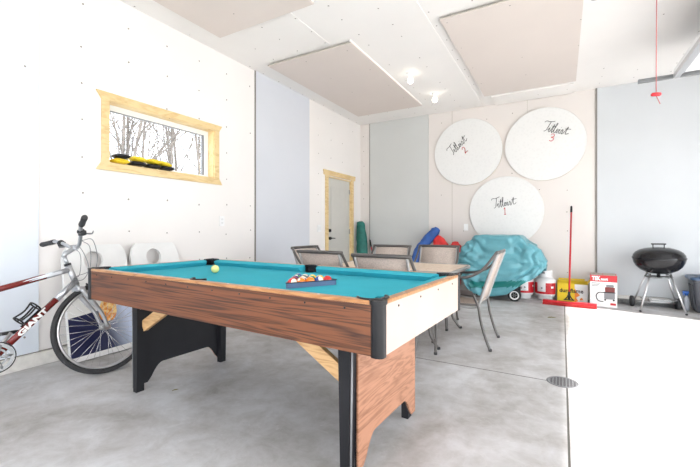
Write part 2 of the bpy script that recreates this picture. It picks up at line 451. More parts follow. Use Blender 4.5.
# wall sheets of other colours, proud of the wall by a sheet's thickness
def sheet(lo, hi, m, label, seam=None):
    b = B(); b.ab(lo, hi)
    if seam: b.mi = 1; b.ab(*seam)
    return struct('wall_panel', b, [m, 'seam'], label)
s = .012
sheet((XL, YN, .11), (XL+s, 1.376, H), 'wall_blue', 'pale blue wall sheet beside the bicycle')
sheet((XL, 3.82, .11), (XL+s, 5.06, H), 'sheet_greyblue', 'pale grey blue full height sheet between window and door', ((XL, 3.80, .11), (XL+s*.8, 3.82, H)))
sheet((-3.42, YB-s, .11), (-2.19, YB, H), 'sheet_greygreen', 'grey green full height sheet on the back wall beside the door corner', ((-3.435, YB-s*.8, .11), (-3.42, YB, H-.002)))
sheet((.47, YB-s, .11), (XR, YB, H), 'sheet_grey', 'light grey wall sheet behind the kettle grill', ((.45, YB-s*1.6, .11), (.47, YB, H)))
b = B(); b.ab((-1.753, YB-.002, .11), (-1.747, YB, H)); b.ab((-.505, YB-.002, 3.0), (-.501, YB, H)); struct('trim_3', b, 'edge', 'thin joint between the beige wall sheets')

# kerb along the foot of the walls
b = B(); b.ab((XL, YN, 0), (XL+.035, DY0-.09, .105), bev=.006); b.ab((XL, DY1+.09, 0), (XL+.035, YB, .105), bev=.006)
b.mi = 1; b.ab((XL, YN, .105), (XL+.014, DY0-.09, .113)); struct('baseboard_left', b, ['curb', 'seam'])
b = B(); b.ab((XL+.035, YB-.035, 0), (XR, YB, .105), bev=.006); struct('baseboard_back', b, 'curb')

# ceiling sheets hung below the ceiling
def ceil_sheet(x0, x1, y0, y1, label):
    b = B(); z = H-.036; x0, x1, y0, y1 = [v*1.023 for v in (x0, x1, y0, y1)]
    b.ab((x0, y0, z), (x1, y1, z+.013))
    b.mi = 1; b.ab((x0, y0-.0015, z+.002), (x1, y0, z+.013))
    b.mi = 2
    for k in range(4):
        x = x0+.05+(x1-x0-.10)*k/3; b.ab((x-.02, y0+.06, z+.013), (x+.02, y1-.01, H))
    b.mi = 1; b.ab((x0+.03, y0+.05, z+.013), (x1-.03, y0+.06, H))
    b.mi = 3; b.ab((x1-.02, y0+.0, z+.013), (x1-.004, y1, H))
    return struct('ceiling_panel', b, ['ceil_panel', 'edge', 'pine_plain', 'ceiling'], label)
ceil_sheet(-3.27, -2.05, 3.64, 6.08, 'hung ceiling sheet near the grey blue wall sheet')
ceil_sheet(-3.24, -2.00, .40, 2.85, 'hung ceiling sheet above the window wall')
ceil_sheet(-1.06, .17, 3.68, 6.14, 'hung ceiling sheet above the white discs')
# taped joints on the ceiling
b = B(); b.ab((-2.43, 2.9, H-.006), (-2.36, 3.70, H)); b.ab((-1.33, .3, H-.006), (-1.20, 6.86, H)); b.ab((-1.0, 6.42, H-.02), (.15, 6.86, H))
struct('trim_1', b, 'ceiling')

# window
w = thing('window_1', 'pine trimmed window', 'window'); del w['category']; w['kind'] = 'structure'; w['label'] = 'pine trimmed window with bare trees outside'
b = B()
def tipped(y0, y1, z0, z1, flip):   # head / sill board with flared ends
    e = .045
    poly = [(y0+e, z0), (y1-e, z0), (y1, z1), (y0, z1)] if not flip else [(y0, z0), (y1, z0), (y1-e, z1), (y0+e, z1)]
    b.prism(poly, .022, T(XL, 0, 0) @ FACE_POS_X)
tipped(1.800, 3.225, 2.276, 2.346, False); tipped(1.800, 3.225, 1.630, 1.700, True)
b.ab((XL, 1.846, 1.700), (XL+.020, 1.912, 2.276)); b.ab((XL, 3.114, 1.700), (XL+.020, 3.180, 2.276))
o = struct('window_frame', b, 'pine', parent=w)
b = B(); D = .135
b.ab((XL-D, WY0, WZ0), (XL+.001, WY1, WZ0+.014)); o = struct('window_sill', b, 'pine', parent=w)
b = B()
b.ab((XL-D, WY0, WZ1-.014), (XL+.001, WY1, WZ1)); b.ab((XL-D, WY0, WZ0+.014), (XL+.001, WY0+.014, WZ1-.014)); b.ab((XL-D, WY1-.014, WZ0+.014), (XL+.001, WY1, WZ1-.014))
struct('window_jamb', b, 'pine', parent=w)
b = B(); x0, x1 = XL-.14, XL-.09; y0, y1, z0, z1 = WY0+.014, WY1-.014, WZ0+.014, WZ1-.014; f = .052
b.ab((x0, y0, z1-f), (x1, y1, z1)); b.ab((x0, y0, z0), (x1, y1, z0+.03)); b.ab((x0, y0, z0+.03), (x1, y0+.03, z1-f)); b.ab((x0, y1-f, z0+.03), (x1, y1, z1-f))
b.mi = 1; g = .008
b.ab((x0+.01, y0+.03, z1-f-g), (x1-.012, y1-f, z1-f)); b.ab((x0+.01, y1-f-.022, z0+.03), (x1-.012, y1-f, z1-f-g))
struct('window_sash', b, ['vinyl', 'grey'], parent=w)
b = B(); b.ab((XL-.125, y0+.02, z0+.02), (XL-.120, y1-.05, z1-.05)); struct('window_pane', b, 'glass', parent=w)

# service door
d = thing('door_1', '', ''); del d['category']; d['kind'] = 'structure'; d['label'] = 'grey panelled side door with pine trim'
b = B()
b.prism([(5.50, 2.06), (6.61, 2.06), (6.63, 2.15), (5.48, 2.15)], .024, T(XL, 0, 0) @ FACE_POS_X)
b.ab((XL, 5.546, 0), (XL+.020, DY0+.006, 2.06)); b.ab((XL, DY1-.006, 0), (XL+.020, 6.564, 2.06))
b.ab((XL-th, DY0, 0), (XL, DY0+.018, DZ)); b.ab((XL-th, DY1-.018, 0), (XL, DY1, DZ)); b.ab((XL-th, DY0, DZ-.018), (XL, DY1, DZ))
struct('door_trim', b, 'pine', parent=d)
b = B(); b.ab((XL-.065, DY0+.02, .01), (XL-.022, DY1-.02, DZ-.02))
for z0, z1 in ((.22, .86), (1.02, 1.88)):
    for a, c in (((z0, DY0+.14), (z0+.015, DY1-.14)), ((z1-.015, DY0+.14), (z1, DY1-.14)), ((z0, DY0+.14), (z1, DY0+.155)), ((z0, DY1-.155), (z1, DY1-.14))):
        b.ab((XL-.022, a[1], a[0]), (XL-.016, c[1], c[0]))
leaf = struct('door_leaf', b, 'gold', parent=d)
b = B(); b.cyl((XL-.022, 5.71, .93), (XL+.02, 5.71, .93), .028); b.tube(spline([(XL+.03, 5.71, .93), (XL+.035, 5.76, .932), (XL+.03, 5.84, .928)], 4), .009)
b.cyl((XL-.0, 5.71, .93), (XL+.035, 5.71, .93), .012)
struct('door_handle', b, 'black', parent=d)
b = B(); b.cyl((XL-.022, 5.71, 1.07), (XL+.012, 5.71, 1.07), .030); b.box((XL+.018, 5.71, 1.07), (.012, .012, .035)); struct('door_deadbolt', b, 'black', parent=d)
for z in (.3, 1.05, 1.83):
    b = B(); b.cyl((XL-.012, DY1-.012, z-.05), (XL-.012, DY1-.012, z+.05), .008); b.box((XL-.018, DY1-.03, z), (.004, .035, .09)); struct('door_hinge', b, 'steel', parent=d)
b = B(); b.ab((XL-th-.05, DY0-.1, 0), (XL-th-.01, DY1+.1, DZ+.1)); struct('trim_2', b, 'outer')

# ------------------------------------------------------------------ pool table
PT = thing('pool_table', 'wooden pool table with teal cloth and black corner caps', 'pool table', (-1.698, 1.827, 0), (0, 0, R(-2.6)))
L, W, TZ, AH = 1.140, .515, .81, .206
b = B(); b.ab((-L+.02, -W, TZ-AH), (L-.02, -W+.022, TZ-.006), bev=.002)
b.mi = 1
for k in range(11):
    x = -L+.12+k*.2; b.lathe([(0, 0), (.0045, 0), (.0045, .002), (0, .003)], M=T(x, -W, TZ-.035) @ Euler((R(90), 0, 0)).to_matrix().to_4x4(), n=10)
obj('side_apron', b, ['walnut', 'black'], PT)
b = B(); b.ab((-L+.02, W-.022, TZ-AH), (L-.02, W, TZ-.006), bev=.002); obj('side_apron', b, 'walnut', PT)
for sx, m in ((1, 'end_wood_lit'), (-1, 'walnut')):
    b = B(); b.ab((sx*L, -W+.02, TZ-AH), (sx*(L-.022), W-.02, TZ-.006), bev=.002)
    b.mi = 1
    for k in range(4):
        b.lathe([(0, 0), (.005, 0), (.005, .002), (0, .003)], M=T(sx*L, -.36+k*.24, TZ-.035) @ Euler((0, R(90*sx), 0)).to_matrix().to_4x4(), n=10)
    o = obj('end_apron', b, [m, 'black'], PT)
    if sx > 0: o['label'] = 'end board with bright light painted into its colour'
# bed
b = B(); b.ab((-L+.05, -W+.05, TZ-.062), (L-.05, W-.05, TZ-.042)); obj('playing_bed', b, 'cloth', PT)
b = B(); b.ab((-L+.023, -W+.023, TZ-AH+.03), (L-.023, W-.023, TZ-.064)); obj('cabinet_underside', b, 'black_paint', PT)
# wooden rail caps
rw = .034
for sy in (-1, 1):
    b = B(); b.ab((-L+.02, sy*(W+.003), TZ-.012), (L-.02, sy*(W-rw), TZ+.004), bev=.004)
    b.mi = 1
    for x in (-.84, -.56, -.28, .28, .56, .84): b.lathe([(0, .0045), (.006, .0045), (.006, 0)], c=(x, sy*(W-.017), TZ), n=4)
    obj('rail', b, ['rail_wood', 'white'], PT)
for sx in (-1, 1):
    b = B(); b.ab((sx*(L+.003), -W+.02, TZ-.012), (sx*(L-rw), W-.02, TZ+.004), bev=.004)
    b.mi = 1
    for y in (-.27, 0, .27): b.lathe([(0, .0045), (.006, .0045), (.006, 0)], c=(sx*(L-.017), y, TZ), n=4)
    obj('rail', b, ['rail_wood', 'white'], PT)
# cushions: profile across, mitred towards the pockets
def cushion(a0, a1, side, axis):
    cut = .035
    prof = [(0, .003, 0), (.055, -.004, .6), (.072, -.012, 1), (.066, -.020, .9), (.050, -.042, .7), (0, -.042, 0)]  # depth, z, share of mitre
    rings = []
    for end, sgn in ((a0, 1), (a1, -1)):
        ring = []
        for dpt, z, mt in prof:
            along = end+sgn*cut*mt
            across = side*((W if axis == 'x' else L)-rw-dpt)
            ring.append((along, across, TZ+z) if axis == 'x' else (across, along, TZ+z))
        rings.append(ring)
    b = B(); b.loft(rings, smooth=False); obj('cushion', b, 'cloth', PT)
for sy in (-1, 1):
    c_ = .05 if sy > 0 else 0; cushion(-L+.115, c_-.05, sy, 'x'); cushion(c_+.05, L-.115, sy, 'x')
for sx in (-1, 1): cushion(-W+.115, W-.115, sx, 'y')
# pockets
def pocket(x, y, r, a0, a1, side=False):
    b = B()
    sy_ = 1 if y > 0 else -1; sx_ = 1 if x > 0 else -1
    # black liner against the wooden rails
    if side: b.ab((x-.054, sy_*(W-.038), TZ-.045), (x+.054, sy_*(W-.033), TZ+.005))
    else:
        b.ab((sx_*(L-.120), sy_*(W-.038), TZ-.045), (sx_*(L-.034), sy_*(W-.033), TZ+.005)); b.ab((sx_*(L-.038), sy_*(W-.120), TZ-.045), (sx_*(L-.033), sy_*(W-.034), TZ+.005))
    n = 14
    arc = [(x+r*math.cos(R(a0+(a1-a0)*k/n)), y+r*math.sin(R(a0+(a1-a0)*k/n))) for k in range(n+1)]
    # back wall of the pocket and rim
    V = []
    for zz in (TZ+.002, TZ-.11):
        V.append([b.bm.verts.new((px, py, zz)) for px, py in arc])
    for k in range(n): b.bm.faces.new((V[0][k], V[0][k+1], V[1][k+1], V[1][k])).smooth = True
    b.tube([(px, py, TZ+.003) for px, py in arc], .007, n=8)
    b.lathe([(0, -.0405), (r*.98, -.0405)], c=(x, y, TZ), n=24)
    return obj('pocket', b, 'black', PT)
q = .060
pocket(L-.074, -W+.074, q, -150, 60); pocket(L-.074, W-.074, q, -60, 150)
pocket(-L+.074, W-.074, q, 30, 240); pocket(-L+.074, -W+.074, q, 120, 330)
pocket(0, -W+.064, .048, 180, 360, True); pocket(.05, W-.064, .048, 0, 180, True)
# corner caps
for sx in (-1, 1):
    for sy in (-1, 1):
        b = B(); b.prism([(p[0], p[1]) for p in rrect(.056, .056, .022, 6)], AH+.005, T(sx*(L-.022), sy*(W-.022), TZ-AH-.003))
        b.prism([(p[0], p[1]) for p in rrect(.066, .066, .026, 6)], .016, T(sx*(L-.024), sy*(W-.024), TZ-.010))
        b.sphere((sx*(L-.024), sy*(W-.024), TZ+.004), .022, 12, (1, 1, .35))
        obj('corner_cap', b, 'black', PT)
# legs and leg panels
for sx in (-1, 1):
    LX = .903 if sx > 0 else .757
    YA, YF = -.375, (.262 if sx > 0 else .300)
    for sy in (-1, 1):
        b = B()
        x, y = sx*LX, (YA if sy < 0 else YF)
        rings = []
        for z, w_ in ((0, .040), (.05, .042), (TZ-AH, .064)):
            rings.append([(x-w_/2, y-.026, z), (x+w_/2, y-.026, z), (x+w_/2, y+.026, z), (x-w_/2, y+.026, z)])
        b.loft(rings, smooth=False)
        b.mi = 1
        if sy < 0: b.tube([(x+sx*.030, y-.020, .02), (x+sx*.038, y-.020, TZ-AH)], .005, n=6)
        obj('leg', b, ['black_paint', 'grey'], PT)
    # panel with arched foot
    y0, y1 = YA+.027, YF+.030
    poly = [(y0, .03), (y0+.045, .03)]
    poly += [(y0+.055+.10*k/6, .03+.115*math.sin(R(90*k/6))) for k in range(1, 7)]
    poly += [(y1-.155+.10*k/6, .03+.115*math.cos(R(90*k/6))) for k in range(0, 6)]
    poly += [(y1-.045, .03), (y1, .03), (y1, TZ-AH), (y0, TZ-AH)]
    b = B(); b.prism(poly, .012, T(sx*(LX+.034)-.006, 0, 0) @ FACE_POS_X)
    o = obj('leg_panel', b, 'panel_wood_lit', PT)
    o['label'] = 'wood grained outer leg panel'
    b = B(); b.ab((sx*(LX+.026), y1, .03), (sx*(LX+.036), y1+.006, TZ-AH)); obj('panel_edge_strip', b, 'black', PT)
    b = B(); b.prism(poly, .010, T(sx*(LX+.0265)-.005, 0, 0) @ FACE_POS_X)
    o = obj('leg_panel', b, 'black_paint', PT); o['label'] = 'black inner face of the leg panel'
    # pine brace and steel bracket
    a = Vector((sx*(LX-.03), YA+.02, .435)); c = Vector((sx*(LX-.36), YA+.02, TZ-AH+.02))
    dirv = (c-a); ang = math.atan2(dirv.z, dirv.x)
    b = B(); b.box((a+c)/2, (dirv.length, .026, .068), rot=Matrix.Rotation(-ang, 4, 'Y')); obj('brace', b, 'pine_plain', PT)
    b = B(); b.tube(spline([(sx*(LX-.03), YA-.005, .555), (sx*(LX-.07), YA-.005, .57), (sx*(LX-.10), YA-.004, .60), (sx*(LX-.12), YA-.004, TZ-AH)], 5), .006, n=6)
    obj('bracket', b, 'black', PT)

def on_table(x, y, z):   # table space to the room
    return PT.matrix_basis @ Vector((x, y, z))
BED = TZ-.042
# ------------------------------------------------------------------ balls and rack
rk0, rk1 = Vector((-1.272, 1.580, BED)), Vector((-1.145, 1.790, BED))
along = (rk1-rk0).normalized(); away = Vector((-along.y, along.x, 0))
rb = .0262; side = 10*rb+.004; CB = .0286
rk1 = rk0+along*side*1.0
b = B()
def tri(inset, zz):
    s_ = (rk1-rk0).length; c0 = (rk0+rk1)/2+away*(s_*.866/3)
    out = []
    for v in (rk0, rk1, (rk0+rk1)/2+away*s_*.866):
        dv = (v-c0); out.append(c0+dv*(1-inset/ (dv.length)))
    res = []
    for i in range(3):            # rounded corners
        p, q_, n_ = out[i-1], out[i], out[(i+1) % 3]
        e0 = q_+(p-q_).normalized()*.030; e1 = q_+(n_-q_).normalized()*.030
        for t in (0, .25, .5, .75, 1): res.append(e0*(1-t)**2+q_*2*t*(1-t)+e1*t*t)
    return [Vector((v.x, v.y, zz)) for v in res]
o0, o1 = -.030, -.022
loops = [tri(o0, BED+.001), tri(o0, BED+0.026), tri(o0-.004, BED+0.028), tri(o0-.004, BED+0.032), tri(o1, BED+0.032), tri(o1, BED+.001)]
V = [[b.bm.verts.new(v) for v in lp] for lp in loops]
nn = len(V[0])
for i in range(6):
    A, Bq = V[i], V[(i+1) % 6]
    for k in range(nn):
        f = b.bm.faces.new((A[k], A[(k+1) % nn], Bq[(k+1) % nn], Bq[k])); f.material_index = 1 if i in (2, 3) else 0
tag(obj('ball_rack', b, ['rack', 'black']), 'triangular plastic rack holding pool balls on the teal cloth', 'ball rack')

def ball_mat(name, col, stripe):
    m, nt, bs = new_mat(name)
    bs.inputs['Roughness'].default_value = .08; bs.inputs['Coat Weight'].default_value = .5
    tc = nt.nodes.new('ShaderNodeTexCoord'); sx = nt.nodes.new('ShaderNodeSeparateXYZ'); nt.links.new(tc.outputs['Object'], sx.inputs[0])
    z = M2(nt, 'ABSOLUTE', sx.outputs[2])
    spot = M2(nt, 'LESS_THAN', M2(nt, 'SQRT', M2(nt, 'ADD', M2(nt, 'MULTIPLY', sx.outputs[1], sx.outputs[1]), M2(nt, 'MULTIPLY', sx.outputs[2], sx.outputs[2]))), .0085)
    white = M2(nt, 'MAXIMUM', spot, M2(nt, 'GREATER_THAN', z, .0155)) if stripe else spot
    mx = nt.nodes.new('ShaderNodeMix'); mx.data_type = 'RGBA'
    nt.links.new(white, mx.inputs['Factor']); mx.inputs['A'].default_value = (*col, 1); mx.inputs['B'].default_value = (.85, .82, .70, 1)
    nt.links.new(mx.outputs['Result'], bs.inputs['Base Color'])
    return m
cols = {'yellow': (.90, .60, .04), 'blue': (.02, .06, .30), 'red': (.65, .02, .02), 'purple': (.09, .02, .16), 'orange': (.90, .22, .02), 'green': (.02, .22, .09), 'maroon': (.28, .03, .03), 'black': (.015, .015, .015)}
bm_ = {}
def place_ball(p, colname, stripe, label, group, rot):
    key = (colname, stripe)
    if key not in bm_:
        b = B(); b.sphere((0, 0, 0), rb, 28)
        o = obj('pool_ball', b, ball_mat(f"{colname} {'striped' if stripe else 'solid'} ball", cols[colname], stripe)); bm_[key] = o.data
    else:
        o = bpy.data.objects.new('pool_ball', bm_[key]); C.objects.link(o)
    o.location = p; o.rotation_euler = rot
    tag(o, label, 'pool ball', group)
    return o
rows = [[('red', 1), ('orange', 1), ('orange', 0), ('blue', 1), ('red', 0)],
        [('maroon', 0), ('maroon', 1), ('green', 1), ('yellow', 0)],
        [('purple', 0), ('black', 0), ('yellow', 1)],
        [('green', 0), ('purple', 1)],
        [('blue', 0)]]
base = (rk0+rk1)/2
random.seed(4)
def axis_to(v): return Vector(v).to_track_quat('Z', 'X').to_euler()
rotf = {('red', 1): axis_to((1.0, -.25, .15)), ('orange', 1): axis_to((.1, .75, 1.0)), ('orange', 0): (0, R(100), R(20)), ('blue', 1): axis_to((1.0, 0, .5)), ('red', 0): (0, R(30), 0)}
ordinals = ['nearest row', 'second row', 'middle row', 'fourth row', 'far corner']
for i, row in enumerate(rows):
    for j, (cn, st) in enumerate(row):
        p = base+along*((j-(len(row)-1)/2)*(2*rb+.0002))+away*(.0190+i*(rb*1.735))+Vector((0, 0, rb))
        rot = rotf.get((cn, st)) if i == 0 else (random.uniform(0, 3), random.uniform(0, 3), random.uniform(0, 6))
        rowtxt = ['in the long row of five facing the table edge', 'in the row of four inside the rack', 'in the row of three inside the rack', 'in the row of two near the rack tip', 'alone in the far tip of the rack'][i]
        place_ball(p, cn, st, f"{cn} {'striped' if st else 'solid'} pool ball {rowtxt}", 'pool balls in the rack', rot)
b = B(); b.sphere((0, 0, 0), CB, 28)
MT['cue'] = mat('pale yellow ball', (.80, .82, .30), .15)
o = obj('pool_ball', b, 'cue'); o.location = (-2.197, 1.887, BED+CB)
tag(o, 'lone pale yellow ball lying by the far pocket', 'pool ball')

# ------------------------------------------------------------------ patio chairs and table
def make_chair(label):
    t = thing('patio_chair', label, 'chair', group='sling patio chairs around the patio table')
    w = .245
    for sx in (-1, 1):
        # outer tube: front leg, arm, up to the top of the back
        b = B(); b.tube(spline([(sx*w, .430, .0), (sx*w, .445, .20), (sx*w, .455, .42), (sx*(w+.005), .440, .58), (sx*(w+.01), .36, .635), (sx*(w+.01), .22, .635), (sx*(w+.01), .09, .655), (sx*(w+.01), -.01, .71), (sx*(w+.005), -.08, .79), (sx*w, -.140, .876)], 6), .0125, n=8)
        b.mi = 1; b.cyl((sx*w, .430, 0), (sx*w, .430, .02), .015, n=8)
        o = obj('front_leg', b, ['frame_grey', 'rubber'], t)
        # rear leg
        b = B(); b.tube(spline([(sx*(w-.004), .06, .50), (sx*(w-.004), .012, .38), (sx*(w-.004), -.008, .26), (sx*(w-.004), -.045, .12), (sx*w, -.09, .0)], 6), .0125, n=8)
        b.mi = 1; b.cyl((sx*w, -.09, 0), (sx*w, -.087, .02), .015, n=8)
        obj('rear_leg', b, ['frame_grey', 'rubber'], t)
        b = B(); b.tube(spline([(sx*(w-.022), .47, .400), (sx*(w-.022), .30, .385), (sx*(w-.022), .10, .372), (sx*(w-.022), .02, .395), (sx*(w-.022), -.02, .50), (sx*(w-.022), -.08, .68), (sx*(w-.022), -.148, .868)], 5), .014, n=8, flat=.8)
        obj('side_rail', b, 'sling_frame', t)
        b = B(); b.tube([(sx*(w-.006), .015, .40), (sx*(w-.006), .20, .395), (sx*(w-.004), .445, .40)], .009, n=8); obj('stretcher', b, 'frame_grey', t)
    b = B(); b.tube([(-w-.012, -.144, .878), (-w*.5, -.154, .880), (0, -.157, .880), (w*.5, -.154, .880), (w+.012, -.144, .878)], .016, n=8, flat=.8); obj('top_rail', b, 'frame_grey', t)
    b = B(); b.tube([(-w, .475, .398), (w, .475, .398)], .012, n=8); obj('front_rail', b, 'frame_grey', t)
    # sling: backrest and seat
    def strip(pts, name, m):
        b = B(); ww = w-.030; lo, hi = [], []
        for i, p in enumerate(pts):
            q_ = Vector(p); t0 = (Vector(pts[min(i+1, len(pts)-1)])-Vector(pts[max(i-1, 0)])).normalized(); nrm = Vector((0, -t0.z, t0.y))*.003
            for x in (-ww, ww): pass
            lo.append([(-ww, *(q_-nrm)[1:]), (0, *(q_-nrm-nrm*2)[1:]), (ww, *(q_-nrm)[1:])]); hi.append([(ww, *(q_+nrm)[1:]), (0, *(q_+nrm-nrm*2)[1:]), (-ww, *(q_+nrm)[1:])])
        b.loft([a_+c_ for a_, c_ in zip(lo, hi)]); obj(name, b, m, t)
    strip([(0, .005, .42), (0, -.02, .50), (0, -.050, .60), (0, -.08, .68), (0, -.11, .77), (0, -.143, .862)], 'backrest', 'sling')
    strip([(0, .46, .400), (0, .30, .383), (0, .10, .370), (0, .02, .392)], 'seat', 'sling')
    return t
ch = make_chair('grey sling patio chair at the table end beside the teal covered grill')
ch.location = (-.645, 3.755, 0); ch.rotation_euler = (0, 0, R(90))
g = 'sling patio chairs around the patio table'
dup(ch, (-1.925, 2.83+.15, 0), (0, 0, R(-3)), 'grey sling patio chair, back turned, behind the ball rack', g)
dup(ch, (-1.215, 2.62+.15, 0), (0, 0, R(-2)), 'grey sling patio chair, back turned, beside the pale tabletop', g)
dup(ch, (-1.865, 4.36-.14, 0), (0, 0, R(180)), 'grey sling patio chair across the table before the grey green wall sheet', g)
dup(ch, (-1.335, 4.60-.14, 0), (0, 0, R(181)), 'grey sling patio chair in front of the blue and red bags', g)
dup(ch, (-2.475, 3.56, 0), (0, 0, R(-90)), 'grey sling patio chair at the table end nearest the service door', g)

t = thing('patio_table', 'rectangular patio table with pale top and grey metal frame', 'table', (-1.56, 3.76, 0))
tw, td, tz = .70, .44, .70
b = B(); n_ = 4
for k in range(n_):
    x0 = -tw+.03+(2*tw-.06)*k/n_; b.ab((x0+.002, -td+.03, tz-.02), (x0+(2*tw-.06)/n_-.002, td-.03, tz-.001))
obj('tabletop', b, 'table_top', t)
b = B(); b.tube([(x, y, tz-.015) for x, y in rrect(2*tw-.02, 2*td-.02, .07, 6)], .019, n=8, closed=True); obj('table_frame', b, 'sling_frame', t)
for sx in (-1, 1):
    for sy in (-1, 1):
        b = B(); b.tube(spline([(sx*(tw-.05), sy*(td-.07), tz-.03), (sx*(tw-.19), sy*(td-.045), .45), (sx*(tw-.20), sy*(td-.04), .16), (sx*(tw-.155), sy*(td-.03), .06), (sx*(tw-.11), sy*(td-.02), .0)], 6), .014, n=8)
        b.mi = 1; b.cyl((sx*(tw-.11), sy*(td-.02), 0), (sx*(tw-.113), sy*(td-.021), .02), .017, n=8)
        obj('leg', b, ['frame_grey', 'rubber'], t)

# ------------------------------------------------------------------ bicycle (x forward, y to its left)
BK = thing('bicycle', 'silver and dark red bicycle leaning on the white wall', 'bicycle', (-3.07, .512, 0), (R(-10), 0, R(86)))
WR = .345
def wheel(cx, name_label):
    c = Vector((cx, 0, WR))
    w_ = bpy.data.objects.new('wheel', None)
    b = B()
    b.tube([(cx+(WR-.019)*math.cos(2*PI*k/64), 0, WR+(WR-.019)*math.sin(2*PI*k/64)) for k in range(64)], .019, n=10, closed=True)
    tire = obj('wheel', b, 'rubber', BK)
    b = B(); b.tube([(cx+(WR-.045)*math.cos(2*PI*k/64), 0, WR+(WR-.045)*math.sin(2*PI*k/64)) for k in range(64)], .011, n=8, closed=True)
    obj('rim', b, 'alu', tire)
    b = B(); random.seed(1)
    for k in range(32):
        a = 2*PI*k/32; off = R(38)*(1 if k % 4 < 2 else -1); sy = .030 if k % 2 else -.030
        p = Vector((cx+.024*math.cos(a+off), sy, WR+.024*math.sin(a+off))); q_ = Vector((cx+(WR-.052)*math.cos(a), 0, WR+(WR-.052)*math.sin(a)))
        b.tube([p, q_], .0013, n=4)
    obj('spokes', b, 'chrome', tire)
    b = B(); b.cyl((cx, -.035, WR), (cx, .035, WR), .018, n=14); b.cyl((cx, -.036, WR), (cx, -.030, WR), .027, n=16); b.cyl((cx, .030, WR), (cx, .036, WR), .027, n=16); b.cyl((cx, -.06, WR), (cx, .06, WR), .006)
    obj('hub', b, 'alu', tire)
wheel(0, ''); wheel(1.06, '')
BB = Vector((.425, 0, .285)); HT = Vector((.850, 0, .835)); HB = Vector((.895, 0, .685)); ST = Vector((.285, 0, .700))
b = B()
TT0, TT1 = ST+Vector((.012, 0, -.03)), HT+Vector((.010, 0, -.035))
def part_tube(a, c, t0, t1, r0, r1, mi, n=14):
    b.mi = mi; b.tube([a.lerp(c, t0), a.lerp(c, t1)], [r0+(r1-r0)*t0, r0+(r1-r0)*t1], n=n)
part_tube(TT0, TT1, 0, .74, .019, .019, 1); part_tube(TT0, TT1, .74, 1, .019, .019, 0)
DT0, DT1 = BB, HB+Vector((-.012, 0, .02))
part_tube(DT0, DT1, 0, .74, .021, .021, 1); part_tube(DT0, DT1, .74, 1, .021, .021, 0)
b.mi = 0; b.cyl(BB, ST, .016); b.cyl(HB, HT, .020, n=16)
# paint flashes on the tubes
b.mi = 0
dv = (TT1-TT0).normalized(); ang = math.atan2(dv.z, dv.x)
for t0, t1, zo in ((.50, .80, .006), (.56, .90, -.004)):
    p0, p1 = TT0.lerp(TT1, t0), TT0.lerp(TT1, t1)
    b.prism([(-.5*(p1-p0).length, -.002), (.5*(p1-p0).length, -.006), (.5*(p1-p0).length, .010), (-.35*(p1-p0).length, .003)], .0015, T(*((p0+p1)/2+Vector((0, -.0175, zo)))) @ Matrix.Rotation(-ang, 4, 'Y') @ FACE_NEG_Y)
for sy in (-1, 1):
    b.tube([(BB.x-.01, sy*.035, BB.z), (.22, sy*.045, .31), (0.01, sy*.062, WR)], .010)
    b.tube([(ST.x, sy*.02, ST.z-.04), (.15, sy*.045, .53), (0.01, sy*.062, WR)], .008)
b.cyl(BB-Vector((0, .036, 0)), BB+Vector((0, .036, 0)), .022)
b.mi = 2
dv = (DT1-DT0).normalized(); ang = math.atan2(dv.z, dv.x); mid = DT0.lerp(DT1, .43)
TXT = T(*(mid+Vector((0, -.0215, 0)))) @ Matrix.Rotation(-ang, 4, 'Y') @ FACE_NEG_Y
b.text('GIANT', .043, TXT, depth=.001, bold=.0022, width=.215)
obj('frame', b, ['silver', 'maroon', 'offwhite'], BK)
# fork
b = B()
CR = HB+(HB-HT).normalized()*.035
b.cyl(HB, CR, .016); b.box(CR, (.05, .12, .035), bev=.01)
for sy in (-1, 1):
    b.tube(spline([CR+Vector((0, sy*.055, 0)), CR.lerp(Vector((1.03, 0, .45)), .5)+Vector((-.004, sy*.056, 0)), Vector((1.015, sy*.055, .47)), Vector((1.06, sy*.052, WR))], 5), [.017]*8+[.013]*8, n=12)
obj('fork', b, 'silver', BK)
for sy in (-1, 1):
    b = B(); b.tube([(.975, sy*.05, .69), (.998, sy*.036, .66), (.990, sy*.03, .60)], [.006, .010, .012]); obj('brake', b, 'black', BK)
